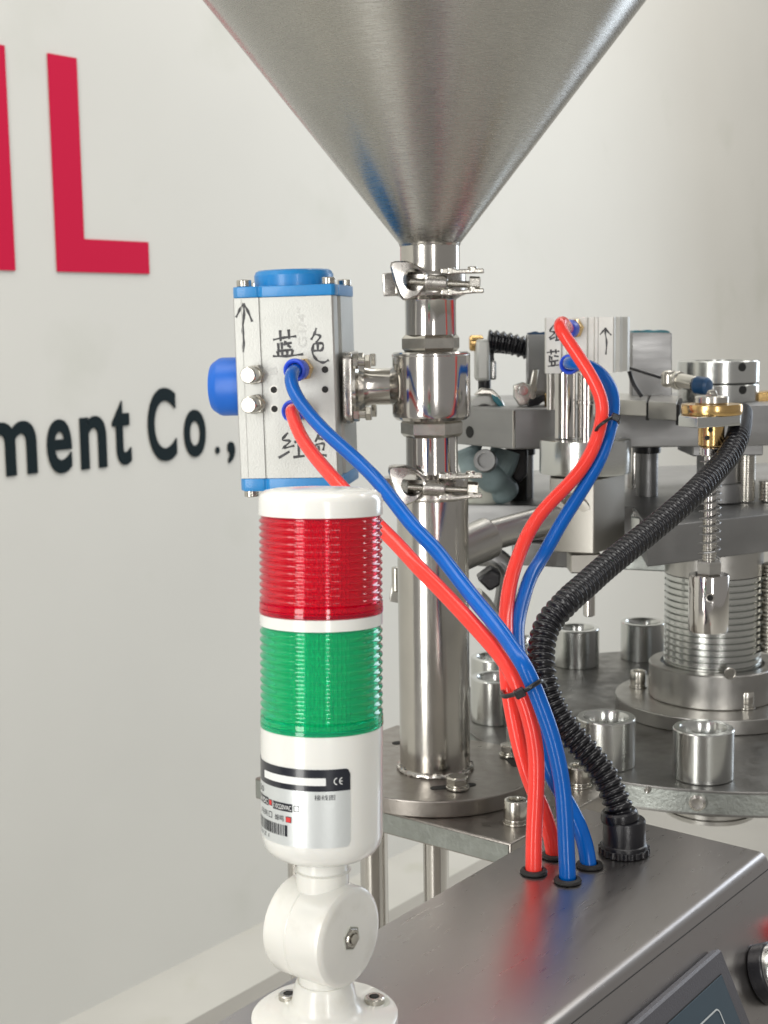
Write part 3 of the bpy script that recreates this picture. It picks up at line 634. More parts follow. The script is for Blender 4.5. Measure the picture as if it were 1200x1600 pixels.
# small swing clamp linkage in front of left bracket
lk = thing('toggle_linkage', 'small steel toggle linkage with levers on the upper beam left of the air cylinder', 'linkage', tuple(at(825, 634, 1.15)))
for q in ([(803, 602), (818, 597), (830, 602), (828, 632), (812, 635), (803, 620)], [(833, 578), (842, 577), (838, 612), (828, 625), (826, 612)]):
    bm = new(); shape(bm, q, 1.152, .008, .0008); obj('lever', bm, M['screw'], lk)
bm = new(); rod(bm, at(818, 610, 1.149), at(818, 610, 1.149)+Vector((0, .012, 0)), .0045, 20, .0005); rod(bm, at(832, 618, 1.148), at(832, 618, 1.148)+Vector((0, .012, 0)), .003, 16); obj('pin', bm, M['polish'], lk)
bm = new(); shape(bm, [(838, 621), (850, 616), (853, 624), (842, 633), (824, 636), (826, 628)], 1.148, .008, .0006); obj('dark_lever', bm, M['black'], lk)
# pneumatic cylinder at the left with black spring hose
lc = thing('slim_cylinder', 'slim pale air cylinder upright above the beam beside the ball valve', 'cylinder', tuple(at(757, 597, 1.2)))
bm = new(); shape(bm, [(743, 596), (766, 596), (766, 530), (743, 530)], 1.195, .022, .003); obj('barrel', bm, M['anod'], lc)
bm = new(); shape(bm, [(765, 594), (776, 594), (776, 564), (766, 562)], 1.205, .012, .002); obj('side_port', bm, M['alu'], lc)
bm = new(); cyl(bm, .0068, -.006, .006, zframe(at(744, 536, 1.20), (1, 0, 0), (0, 0, 1)), 20, .002); obj('port_plug', bm, M['brass'], lc)
bm = new(); p = at(757, 604, 1.205); cyl(bm, .0055, -.006, .010, T(p.x, p.y, p.z), 20); obj('rod_end', bm, M['black'], lc)
sh = thing('spiral_hose', 'dark grey spiral wrapped hose running from the slim cylinder to the left bracket', 'hose', tuple(at(800, 536, 1.2)))
pts = resample(cr([at(762, 532, 1.2), at(780, 534, 1.2), at(800, 538, 1.2), at(826, 545, 1.2)], 8), .0009)
bm = new(); tube(bm, pts, [.0085+.0011*math.sin(i*1.05) for i in range(len(pts))], 16); tag(obj('sleeve', bm, M['conduit'], sh))
bm = new(); tube(bm, cr([at(768, 566, 1.21), at(767, 553, 1.21), at(772, 547, 1.21), at(800, 549, 1.21), at(826, 552, 1.21)], 6), .0028, 10); obj('inner_cable', bm, M['black'], sh)
# lever ring below slim cylinder
lr = thing('roller_lever', 'curved pale lever with dark roller and teal tape right of the ball valve', 'lever', tuple(at(755, 640, 1.18)))
bm = new(); shape(bm, arc(757, 645, 29, 28, 0, 180, 14)+arc(757, 645, 15, 13, 180, 0, 10), 1.175, .012, .0008); obj('curved_arm', bm, M['anod'], lr)
bm = new(); rod(bm, at(757, 643, 1.178), at(757, 643, 1.178)+Vector((0, .01, 0)), .0072, 24); obj('roller', bm, M['black'], lr)
bm = new(); shape(bm, [(740, 618), (752, 606), (770, 608), (782, 620), (790, 636), (778, 634), (765, 617)], 1.168, .008, .0015); obj('upper_arm', bm, M['screw'], lr)
bm = new(); shape(bm, [(768, 616), (778, 620), (790, 636), (782, 638), (771, 626)], 1.164, .006, .001); obj('teal_tape', bm, M['teal'], lr)
# under-beam clutter left: wrapped elbow, ivory pot, black clamp
we = thing('wrapped_elbow', 'pale teal wrapped fitting hanging below the left end of the upper beam', 'fitting', tuple(at(755, 740, 1.2)))
bm = new(); tube(bm, cr([at(728, 700, 1.19), at(735, 716, 1.19), at(752, 736, 1.19), at(778, 752, 1.20), at(788, 770, 1.21)], 6), [.0125+.001*math.sin(i*.9) for i in range(25)], 18); tube(bm, cr([at(790, 704, 1.20), at(783, 726, 1.20), at(772, 745, 1.20)], 6), [.013]*13, 18); obj('wrap', bm, M['glove'], we)
bm = new(); p = at(760, 721, 1.17); lathe(bm, [(.0095, 0), (.0095, .008), (.0088, .009), (.006, .009), (.006, .006), (0, .006)], zframe(p, Vector((-.25, -1, .2)), (1, 0, 0)), 28); obj('knob', bm, M['beam'], we)
ip = thing('ivory_pot', 'ivory plastic cup shape beyond the lower pipe clamp', 'pot', tuple(at(757, 800, 1.22)))
p = at(757, 800, 1.22); bm = new(); lathe(bm, [(.014, 0), (.0155, .004), (.0205, .030), (.0210, .036), (.019, .036)], T(*p), 40); obj('shell', bm, M['pot'], ip)
bc = thing('black_clamp', 'black plastic clamp hanging from the upper beam left of the round flange', 'clamp', tuple(at(806, 720, 1.2)))
bm = new(); shape(bm, [(790, 700), (826, 700), (825, 742), (812, 756), (799, 750), (793, 728)], 1.20, .016, .003); obj('jaw', bm, M['black'], bc)
bm = new(); shape(bm, [(796, 752), (824, 742), (824, 792), (790, 800), (780, 790), (800, 775)], 1.22, .016, .002); obj('lower_jaw', bm, M['dark'], bc)
# guide rods between beam and deck
gz = zat(*xy(1008, 1.24), 806)
for px, d, r_, lbl in ((822, 1.24, .0065, 'thin guide rod below the beam right of the black clamp'), (1011, 1.24, .0095, 'dark guide rod between the beam and the lower deck right of the round flange'), (995, 1.30, .0085, 'grey guide rod close beside the dark one below the beam')):
    x_, y_ = xy(px, d, 720); t = thing('guide_rod', lbl, 'rod', (x_, y_, gz), 'guide rods under the upper beam')
    bm = new(); cyl(bm, r_, gz, zb_-.0326, T(x_, y_, 0), 32); obj('shaft', bm, M['beam' if px != 995 else 'polish'], t)
    bm = new(); cyl(bm, r_*1.25, zb_-.047, zb_-.0326, T(x_, y_, 0), 32, .0008); obj('bush', bm, M['black'], t)
# ---------------------------------------------------------------- small compact air cylinder + filling head
caz = R(-9); cex = Vector((math.cos(caz), math.sin(caz), 0)); cey = UPV.cross(cex)
CO = at(895, 540, 1.045)
def cf(px, py, off=0):
    p = onplane(px, py, CO-cey*off, cey); q = p-CO; return q.dot(cex), q.z
CMx = frame(CO, cex)
ca = thing('compact_cylinder', 'small square silver air cylinder with pen arrow, standing on rods above the round flange', 'cylinder', tuple(CO))
x0 = cf(851, 540)[0]; x1 = cf(960, 540)[0]; zt = cf(900, 496)[1]; zb = cf(900, 583)[1]
xg = cf(921, 540)[0]; xe = cf(878, 540)[0]
bm = new()
pln = [(x0, .002), (x0+.001, 0), (xe-.0008, 0), (xe, .003), (xe+.003, .003), (xe+.004, 0), (xg-.002, 0), (xg-.001, .003), (xg+.003, .003), (xg+.004, 0), (cf(934, 540)[0], 0), (cf(934.5, 540)[0], .0008), (cf(935, 540)[0], 0), (x1-.001, 0), (x1, .001), (x1+.001, .012), (x1+.004, .013), (x1+.006, .016), (x1+.006, .024), (x1+.002, .026), (x1+.010, .030), (x1+.012, .055), (x0+.004, .055), (x0, .050)]
prism(bm, pln, zt-zb, CMx @ T(0, 0, zb)); obj('body', bm, M['anodside'], ca, 20)
CF = CMx @ Matrix.Rotation(R(90), 4, 'X')
c2 = lambda x, y: cf(840+x/7.275, 480+y/7.275)
pen('marker_arrow', [[(775, 235), (770, 300), (785, 400), (776, 538)], [(710, 312), (745, 270), (773, 233)], [(773, 233), (800, 280), (838, 318)]], ca, CF, c2, .00135)
pen('marker_writing', [[(185, 200), (140, 272), (196, 285), (132, 352)], [(138, 366), (200, 340)], [(203, 240), (240, 235)], [(215, 300), (218, 372)], [(200, 376), (248, 372)]], ca, CF, c2, .00135)
pen('marker_writing', [[(106, 517), (175, 505), (248, 500)], [(150, 480), (155, 540)], [(205, 478), (210, 530)], [(138, 550), (134, 612)], [(160, 560), (160, 600)], [(185, 552), (240, 560)], [(130, 620), (238, 604)], [(160, 612), (160, 662)], [(195, 608), (198, 660)], [(118, 672), (180, 664), (240, 656)]], ca, CF, c2, .00135)
fa, fb = cf(899, 513); h2r = fitting(ca, CF, fa, fb, (-22, 2), .95)
fa, fb = cf(900, 567); h2b = fitting(ca, CF, fa, fb, (-16, 2), .95)
ROD = []
for px, d, r_, lbl, ytop, ybot in ((883, 1.062, .0080, 'guide rod', 583, 684), (917, 1.062, .0072, 'piston rod', 583, 688), (861, 1.085, .0035, 'thin rod', 583, 640)):
    x_, y_ = xy(px, d, 630)
    bm = new(); cyl(bm, r_, zat(x_, y_, ybot), zat(x_, y_, ytop-3), T(x_, y_, 0), 32)
    if px == 917: cyl(bm, r_*.85, zat(x_, y_, 640), zat(x_, y_, 612), T(x_, y_, 0), 32); cyl(bm, r_*1.1, zat(x_, y_, 632), zat(x_, y_, 625), T(x_, y_, 0), 32, .0006)
    obj('rod', bm, M['polish'], ca)
# filling head
hx, hy = xy(914, 1.075, 780)
fh = thing('filling_head', 'steel filling head with round flange, square block and nozzle under the compact air cylinder', 'nozzle', (hx, hy, zat(hx, hy, 960)))
def hl(l): return proflist(hx, hy, l)
HM = T(hx, hy, 0)
bm = new(); lathe(bm, hl([(60, 740), (70, 738), (71, 735), (71, 689), (70, 686), (60, 685)]), HM, 96); obj('round_flange', bm, M['alu'], fh, 30)
bm = new(); a_ = [xy(859, 1.05, 800), xy(928, 1.035, 800), xy(976, 1.075, 800), xy(975, 1.12, 800), xy(862, 1.12, 800)]
slab(bm, a_, zat(hx, hy-.03, 862), zat(hx, hy, 741), .0008); obj('block', bm, M['block'], fh)
bm = new(); cyl(bm, .0100, zat(hx, hy, 893), zat(hx, hy, 861), T(hx, hy, 0), 40, .0008); box(bm, -.0125, .0115, -.011, .011, zat(hx, hy, 892), zat(hx, hy, 862), T(hx, hy, 0), .001); obj('lower_block', bm, M['block'], fh)
bm = new(); lathe(bm, hl([(6, 963), (9.2, 961), (9.2, 907), (14, 904), (15, 893), (15, 885)]), T(hx+.0035, hy, 0), 40); obj('nozzle_stub', bm, M['polish'], fh, 30)
# tee pipe from the standpipe
tp = thing('branch_pipe', 'steel branch pipe slanting from the standpipe to the filling head behind the hoses', 'pipe', tuple(at(760, 840, 1.03)))
zb2_ = at(735, 858, 1.02)
bm = new(); rod(bm, at(700, 868, 1.015), at(764, 840, 1.035), .0155, 40, .001); obj('thick_stub', bm, M['steel'], tp)
bm = new(); rod(bm, at(755, 840, 1.035), at(905, 800, 1.06), .0112, 40, .001); obj('tube', bm, M['steel'], tp)
bm = new(); a_ = at(893, 806, 1.045); b_ = at(905, 800, 1.05)
lathe(bm, [(.0115, 0), (.0165, .001), (.0180, .004), (.0165, .007), (.0115, .008)], zframe(a_, Vector((.45, .75, .25)), (0, 0, 1)), 40); obj('end_ring', bm, M['polish'], tp)
# dark gear lump left of hoses below branch
gl = thing('rear_elbow', 'dark curved pipe elbow behind the hoses just right of the standpipe', 'elbow', tuple(at(770, 900, 1.12)))
bm = new(); tube(bm, cr([at(748, 868, 1.14), at(775, 872, 1.13), at(792, 892, 1.13), at(790, 930, 1.14), at(783, 960, 1.15)], 6), .0085, 18); obj('bend', bm, M['beam'], gl)
bm = new(); shape(bm, [(745, 905), (768, 888), (783, 896), (782, 915), (765, 925)], 1.10, .02, .002); obj('black_lug', bm, M['black'], gl)
bm = new(); tube(bm, cr([at(742, 930, 1.12), at(760, 950, 1.13), at(775, 985, 1.14), at(782, 1010, 1.15)], 6), .007, 14); obj('strut', bm, M['anod'], gl)
sb = thing('sensor_bracket', 'little grey bracket peeping out left of the standpipe beside the red lens', 'bracket', tuple(at(617, 930, 1.12)))
bm = new(); shape(bm, [(612, 915), (640, 917), (640, 946), (608, 940)], 1.12, .01, .001); obj('tab', bm, M['steel'], sb)
bm = new(); p = at(619, 905, 1.12); cyl(bm, .0035, -.010, .010, T(*p), 20, .001); obj('stud', bm, M['screw'], sb)
# lower deck
lz = CAM.z-.1535
ld = thing('lower_deck', 'grey machine deck plate crossing behind the threaded rod, above the turntable', 'plate', (*xy(1022, 1.06, 830), lz-.03))
P1 = at(1012, 806, 1.05); P1 = Vector((P1.x, P1.y, 0)); dd_ = Vector((math.cos(R(30)), math.sin(R(30)), 0))
c_ = P1+dd_*.30
bm = new(); slab(bm, [P1, c_, c_+Vector((0, .32, 0)), Vector((*xy(730, 1.46, 750), 0)), Vector((*xy(730, 1.20, 800), 0)), Vector((*xy(990, 1.17, 800), 0))], lz-.030, lz, .001); obj('plate', bm, M['beam'], ld)
bm = new(); slab(bm, [Vector((*xy(955, 1.19, 860), 0)), Vector((*xy(1060, 1.17, 860), 0)), Vector((*xy(1060, 1.3, 860), 0)), Vector((*xy(955, 1.3, 860), 0))], lz-.055, lz-.0305, .001); obj('under_bar', bm, M['edge'], ld)
bm = new(); slab(bm, [Vector((*xy(985, 1.13, 840), 0)), Vector((*xy(1012, 1.11, 840), 0)), Vector((*xy(1030, 1.165, 840), 0)), Vector((*xy(990, 1.165, 840), 0))], lz-.028, lz-.002, .001); obj('bright_block', bm, M['alu'], ld)
bm = new(); slab(bm, [Vector((*xy(800, 1.19, 880), 0)), Vector((*xy(895, 1.17, 880), 0)), Vector((*xy(895, 1.25, 880), 0)), Vector((*xy(800, 1.25, 880), 0))], lz-.050, lz-.0305, .001); obj('under_bar', bm, M['beam'], ld)
# block & parts right of the rod on the deck
rb = thing('bearing_post', 'stubby dark bearing post below the upper beam at the right, behind the conduit', 'post', (*xy(1125, 1.18, 790), lz))
x_, y_ = xy(1125, 1.19, 740)
bm = new(); box(bm, x_-.030, x_+.028, y_-.03, y_+.03, zb_-.043, zb_-.0326, I4, .001); obj('nut_plate', bm, M['beam'], rb)
bm = new(); cyl(bm, .0175, lz+.016, zb_-.043, T(x_-.002, y_, 0), 40, .001); cyl(bm, .0215, lz+.0005, lz+.017, T(x_-.002, y_, 0), 40, .001); obj('bearing', bm, M['beam'], rb)
bm = new(); q = Vector((x_+.021, y_-.005, 0)); lathe(bm, threads(.0075, lz+.001, lz+.055, .002, .0006), T(q.x, q.y, 0), 24); obj('threaded_stud', bm, M['screw'], rb)
bm = new(); q = Vector((x_+.040, y_-.005, 0)); lathe(bm, threads(.0085, lz+.001, lz+.018, .003, .0008), T(q.x, q.y, 0), 24); obj('coil', bm, M['screw'], rb)
# brass disc + rod + spring + weight (hangs in front)
rx, ry = xy(1110, .945, 760)
pr = thing('spring_plunger', 'vertical plunger rod with brass disc on top, coil spring and steel barrel below', 'plunger', (rx, ry, zat(rx, ry, 985)))
def rl(l): return proflist(rx, ry, l)
RM = T(rx, ry, 0)
bm = new(); lathe(bm, rl([(7.5, 622), (8, 614), (6, 610), (0, 608.5)]), RM, 24); obj('tip', bm, M['screw'], pr)
bm = new(); lathe(bm, rl([(25, 631), (26, 629), (26, 620), (24, 618.5), (10, 618)]), RM, 40); hexp(bm, 10*.945/FPX, zat(rx, ry, 630), zat(rx, ry, 615), RM, .2); obj('nut', bm, M['screw'], pr, 25)
bm = new(); lathe(bm, rl([(46, 647), (47, 645), (47, 633), (46, 631), (20, 630.5)]), RM, 64); obj('brass_disc', bm, M['brass'], pr, 30)
bm = new(); zt_ = zat(rx, ry, 647); zb3 = zat(rx, ry, 664)
slab(bm, [xy(1060, .93, 655), xy(1090, .91, 655), xy(1157, .93, 655), xy(1160, .975, 655), xy(1066, .985, 655)], zb3, zt_-.0002, .0006); obj('block', bm, M['alu'], pr)
bm = new(); lathe(bm, rl([(18, 697), (20, 695), (20.5, 664)]), RM, 40); s_ = obj('brass_sleeve', bm, M['brass'], pr)
for px, py in ((1098, 686), (1109, 673)):
    p = at(px, py, .925); e_ = Vector((p.x-rx, p.y-ry, 0)).normalized(); bm = new(); cyl(bm, .0017, -.001, .0004, zframe((rx+e_.x*.00885, ry+e_.y*.00885, p.z), e_, (0, 0, 1)), 14); obj('pin_hole', bm, M['dark'], s_)
bm = new(); cyl(bm, 10*.945/FPX, zat(rx, ry, 880), zat(rx, ry, 690), RM, 28); lathe(bm, rl([(17, 712), (18, 710), (18, 700), (16, 697)]), RM, 32); obj('rod', bm, M['polish'], pr)
bm = new(); za, zb4 = zat(rx, ry, 876), zat(rx, ry, 812); lathe(bm, threads(10.6/FPX, za, zb4, .0021, .0008), RM, 24)
obj('threaded_part', bm, M['screw'], pr)
bm = new(); za, zb4 = zat(rx, ry, 874), zat(rx, ry, 716); nT = 13; pts = [Vector((rx+.0069*math.cos(k*.5), ry+.0069*math.sin(k*.5), za+(zb4-za)*((k/(nT*12.57))**.85))) for k in range(int(nT*12.57))]
tube(bm, pts, .00062, 6); obj('spring', bm, M['beam'], pr)
bm = new(); hexp(bm, 19.4/FPX, zat(rx, ry, 897), zat(rx, ry, 876), RM, .32); obj('hex_nut', bm, M['steel'], pr, 20)
bm = new(); lathe(bm, rl([(30, 985), (31, 983), (31, 899), (30, 897)]), RM, 64); br_ = obj('barrel', bm, M['polish'], pr, 30)
bm = new(); p = at(1112, 942, .925); e_ = Vector((p.x-rx, p.y-ry, 0)).normalized(); lathe(bm, [(.0032, 0), (.0030, .0003), (.0020, .0002)], zframe((rx+e_.x*.01345, ry+e_.y*.01345, p.z), e_, (0, 0, 1)), 24, False); obj('set_screw', bm, M['cast'], br_)
bm = new(); cyl(bm, .0020, .0000, .0006, zframe((rx+e_.x*.01345, ry+e_.y*.01345, p.z), e_, (0, 0, 1)), 20); obj('set_screw_socket', bm, M['dark'], br_)
# edge-of-frame column and brass bits
x_, y_ = xy(1206, 1.16, 940)
ec = thing('bead_screw', 'second threaded screw at the right edge of the picture beside the centre column', 'screw', (x_, y_, DZ+.045))
bm = new(); lathe(bm, threads(.0085, zat(x_, y_, 1018), zat(x_, y_, 880), .0034, .0010), T(x_, y_, 0), 32); obj('thread', bm, M['screw'], ec)
yb = thing('yellow_block', 'yellow brass block at the right edge of the picture on the upper beam', 'block', tuple(at(1195, 625, 1.2)))
bm = new(); shape(bm, [(1184, 630), (1215, 630), (1215, 611), (1184, 613)], 1.18, .02, .001); obj('block', bm, M['brass'], yb)
yb = thing('yellow_bush', 'small yellow brass bush on the beam left of the compact cylinder rods', 'bush', tuple(at(862, 636, 1.13)))
bm = new(); p = at(863, 635, 1.15); cyl(bm, .0065, 0, .011, T(*p), 24, .0008); obj('bush', bm, M['brass'], yb)
# ================================================================== CONTROL CABINET
caz_ = R(53.08); cdv = Vector((math.cos(caz_), math.sin(caz_), 0)); cn_ = Vector((math.sin(caz_), -math.cos(caz_), 0))   # cn_ to the right/front
TZ = .95
FL = Vector((.1162, .8086, 0)); 
wtop = .1160
CB = frame((FL.x, FL.y, TZ), -cdv)         # local x towards the camera, local y ->?
# build profile in plane (cn_, z), extruded along -cdv
SL = R(65)
prof = [(0, -.60), (0, -.0015), (.0015, 0)]
rb_ = .0055; ax_ = wtop-.001
for k in range(9):
    a = R(90 - (65)*k/8); prof.append((ax_-rb_*.6+rb_*math.cos(a), -rb_+rb_*math.sin(a)))
lx, lzv = prof[-1]; dsl = Vector((math.cos(SL), -math.sin(SL))); L1 = .22
prof.append((lx+dsl.x*L1, lzv+dsl.y*L1)); prof.append((lx+dsl.x*L1, -.60))
far_skew = math.tan(R(-40.6+90-53.08)*-1)
def cabm(prof, l0, l1, skew=0):
    t = bmesh.new(); a = []; b = []
    for u, z in prof:
        p = FL+cn_*u-cdv*(l0+skew*u); a.append(t.verts.new((p.x, p.y, TZ+z)))
        p = FL+cn_*u-cdv*l1; b.append(t.verts.new((p.x, p.y, TZ+z)))
    n = len(prof)
    for k in range(n): t.faces.new((a[k], a[(k+1) % n], b[(k+1) % n], b[k]))
    t.faces.new(a[::-1]); t.faces.new(b); bmesh.ops.recalc_face_normals(t, faces=t.faces[:]); return t
cbn = thing('control_cabinet', 'brushed steel control cabinet with rounded edge and sloping front panel in the foreground', 'cabinet', (FL.x, FL.y, TZ-.6))
bm = new(); merge(bm, cabm(prof, 0, .75, 0.06)); obj('shell', bm, M['cabinet'], cbn, 30)
def panel(px, py):                         # point on the sloping panel
    p0 = FL+cn_*lx; p0.z = TZ+lzv; n = (cn_*math.sin(SL)+UPV*math.cos(SL)); return onplane(px, py, p0, n), n
bm = new(); p, pn = panel(960, 1547); q, _ = panel(1147, 1400)
rod(bm, p-(q-p)*1.2, p+(q-p)*1.6, .0003, 8); obj('fold_line', bm, M['dark'], cbn)
# lower machine frame visible beside the cabinet
fm = thing('machine_frame', 'low grey steel base frame beside the cabinet, far below the shelf plate', 'frame', (0, .9, 0))
bm = new()
Lp = [atz(300, 1592, .44), atz(745, 1345, .44)]
dl_ = (Lp[1]-Lp[0]).normalized(); n2 = Vector((dl_.y, -dl_.x, 0)); a_ = Lp[0]-dl_*.5; b_ = Lp[1]+dl_*.5
slab(bm, [a_, b_, b_+n2*.5, a_+n2*.5], .395, .44, .003); obj('frame_top', bm, M['frame'], fm)
for s_ in (.3, 1.2):
    q = a_+dl_*s_+n2*.06; bm = new(); box(bm, q.x-.025, q.x+.025, q.y-.025, q.y+.025, .001, .3945, I4, .002); obj('leg', bm, M['steel'], fm)
# touch screen
ts = thing('touch_screen', 'dark blue touch screen in a grey bezel set in the sloping cabinet panel', 'screen', tuple(panel(1100, 1560)[0]))
pc, pn = panel(1109, 1488)
sdn = (-UPV*math.sin(SL)+cn_*math.cos(SL)); TS = Matrix(((-cdv.x, sdn.x, pn.x, pc.x), (-cdv.y, sdn.y, pn.y, pc.y), (-cdv.z, sdn.z, pn.z, pc.z), (0, 0, 0, 1)))
if TS.determinant() < 0: pass
def tsl(px, py):
    q = panel(px, py)[0]-pc; return q.dot(-cdv), q.dot(sdn)
bt = .0065
bm = new(); box(bm, -.0008, .19, -.0008, .13, 0.0002, bt, TS, .0012); bmesh.ops.recalc_face_normals(bm, faces=bm.faces[:]); obj('bezel', bm, M['bezel'], ts)
gx, gy = .0085, .0085
bm = new(); box(bm, gx, .182, gy, .122, bt-.001, bt+.0002, TS); bmesh.ops.recalc_face_normals(bm, faces=bm.faces[:]); obj('screen_gap', bm, M['dark'], ts)
bm = new(); box(bm, gx+.0005, .1815, gy+.0005, .1215, bt, bt+.0006, TS, .0002); bmesh.ops.recalc_face_normals(bm, faces=bm.faces[:]); obj('glass', bm, M['screen'], ts)
lx_, ly_ = .0235, .0195
pts = [(lx_+.16, ly_), (lx_+.003, ly_)] + [(lx_+.003-.003*math.sin(R(k*15)), ly_+.003-.003*math.cos(R(k*15))) for k in range(1, 6)] + [(lx_, ly_+.003), (lx_, ly_+.1)]
bm = new(); L = []
t = bmesh.new()
for i, p in enumerate(pts):
    d = (Vector(pts[min(i+1, len(pts)-1)])-Vector(pts[max(i-1, 0)])).normalized(); nn_ = Vector((-d.y, d.x)); L.append((t.verts.new((p[0]+nn_.x*.0004, p[1]+nn_.y*.0004, bt+.0009)), t.verts.new((p[0]-nn_.x*.0004, p[1]-nn_.y*.0004, bt+.0009))))
for a_, b_ in zip(L, L[1:]): t.faces.new((a_[0], a_[1], b_[1], b_[0]))
merge(bm, t, TS); obj('screen_outline', bm, M['line'], ts)
# push button
pb, pn = panel(1191, 1523)
pbt = thing('push_button', 'silver rimmed push button in a black collar at the bottom right edge', 'button', tuple(pb))
PBM = zframe(pb, pn, -cdv)
bm = new(); cyl(bm, .0152, .0002, .0085, PBM, 48, .001); obj('collar', bm, M['black'], pbt)
bm = new(); lathe(bm, [(.0143, .0085), (.0143, .0115), (.0132, .0135), (.0108, .0135), (.0106, .010)], PBM, 48); obj('bezel_ring', bm, M['alu'], pbt, 30)
bm = new(); cyl(bm, .0104, .0095, .0150, PBM, 40, .001); obj('cap', bm, M['alu'], pbt)
pb, pn = panel(1231, 1450); pbt = thing('emergency_button', 'sliver of a red button cap at the right edge above the silver rimmed button', 'button', tuple(pb)); PBM = zframe(pb, pn, -cdv)
bm = new(); lathe(bm, [(.0075, .0002), (.0075, .012), (.0055, .014), (0, .0145)], PBM, 32); obj('cap', bm, M['redbutton'], pbt)
# ================================================================== TOWER LIGHT
tb = atz(508, 1612, TZ); lean = R(-3.4)
td = Vector((.013, math.sin(-lean), math.cos(lean))).normalized(); 
dB = depth(tb)
tw = thing('tower_light', 'white signal tower light with red lens over green lens on a round swivel foot', 'signal light', (tb.x, tb.y, TZ))
TM0 = T(tb.x, tb.y, 0)
# foot
zj = zat(tb.x, tb.y, 1530); TZ1 = TZ+.0005
rf = 111*.595/FPX; rs1 = 43*.585/FPX
bm = new()
zf1 = TZ1+.0085
lathe(bm, [(rf-.001, TZ1), (rf, TZ1+.001), (rf, zf1-.0012), (rf-.0015, zf1), (rs1*1.55, zf1+.0008), (rs1*1.30, zf1+.002), (rs1*1.16, zf1+.005), (rs1*1.10, zf1+.010), (rs1*1.03, zj-.0015), (rs1*1.01, zj-.0006), (rs1*.96, zj), (rs1*.6, zj)], TM0, 80)
obj('foot', bm, M['oldwhite'], tw, 40)
for px, py in ((451, 1562), (585, 1567)):
    p = atz(px, py, zf1); bm = new(); lathe(bm, [(.0066, .0001), (.0056, .0004), (.0050, .0003)], T(*p), 28); cup = obj('screw_recess', bm, M['pot'], tw)
    bm = new(); lathe(bm, [(.0042, .0004), (.0042, .0024), (.0036, .0029), (.0022, .0029), (.0020, .0014), (0, .0014)], T(*p), 28); s_ = obj('foot_screw', bm, M['screw'], tw)
    bm = new(); hexp(bm, .0019, .0024, .0030, T(*p)); obj('socket', bm, M['dark'], s_)
# knuckle
ka = cn_.copy(); kc_d = .586
kcen = Vector((tb.x, tb.y, zat(tb.x, tb.y, 1452)))
th_ = .0305; RK = .0206
KMx = zframe(kcen-ka*(th_*.52), ka, (0, 0, 1))
bm = new(); lathe(bm, [(RK-.003, 0), (RK-.001, .0008), (RK, .003), (RK, th_*.42-.0004), (RK-.0004, th_*.42), (RK, th_*.42+.0004), (RK, th_-.0028), (RK-.0006, th_-.0013), (RK-.0018, th_-.0004), (RK-.0035, th_), (0, th_)], KMx, 96); kn = obj('swivel_joint', bm, M['oldwhite'], tw, 30)
bm = new(); hexp(bm, .0052, th_-.0001, th_+.0003, KMx, .15); obj('hex_recess', bm, M['pot'], kn)
bm = new(); hexp(bm, .0047, th_+.0000, th_+.0006, KMx, .15); nt_ = obj('nut', bm, M['cast'], tw, 20)
bm = new(); lathe(bm, [(.0036, th_+.0005), (.0034, th_+.0012), (.0027, th_+.0012), (.0027, th_+.0007), (0, th_+.0007)], KMx, 28); lathe(bm, [(.0021, th_+.0007), (.0021, th_+.0018), (0, th_+.0019)], KMx, 20); obj('bolt_end', bm, M['screw'], nt_)
# necks
zkb = zj; bm = new(); cyl(bm, rs1*.90, zj-.002, kcen.z-.010, TM0, 48); obj('lower_neck', bm, M['oldwhite'], tw)
# tilted axis through the knuckle centre
AX0 = kcen
def tw_prof(l):
    o = []
    for hw_, py in l:
        t_ = tline(AX0, td, py); o.append((hw_*depth(AX0+td*t_)/FPX, t_))
    return o
TMX = zframe(AX0, td, (1, 0, 0))
rb2 = .0246
def tv(py): return tline(AX0, td, py)
bm = new(); lathe(bm, [(.0108, .012), (.0108, tv(1360)), (.0113, tv(1359)), (.0116, tv(1358)), (.0106, tv(1357))], TMX, 48); obj('neck_ring', bm, M['oldwhite'], tw)
bm = new(); cyl(bm, .0103, tv(1362), tv(1330), TMX, 48); obj('upper_neck', bm, M['white'], tw)
bot = tv(1336); g0 = tv(1131)
bm = new(); lathe(bm, [(.010, bot-.0003), (rb2-.010, bot), (rb2-.0060, bot+.0010), (rb2-.0028, bot+.0030), (rb2-.0008, bot+.0060), (rb2, bot+.010), (rb2, g0), (rb2-.002, g0+.0003)], TMX, 128); obj('housing', bm, M['white'], tw, 30)
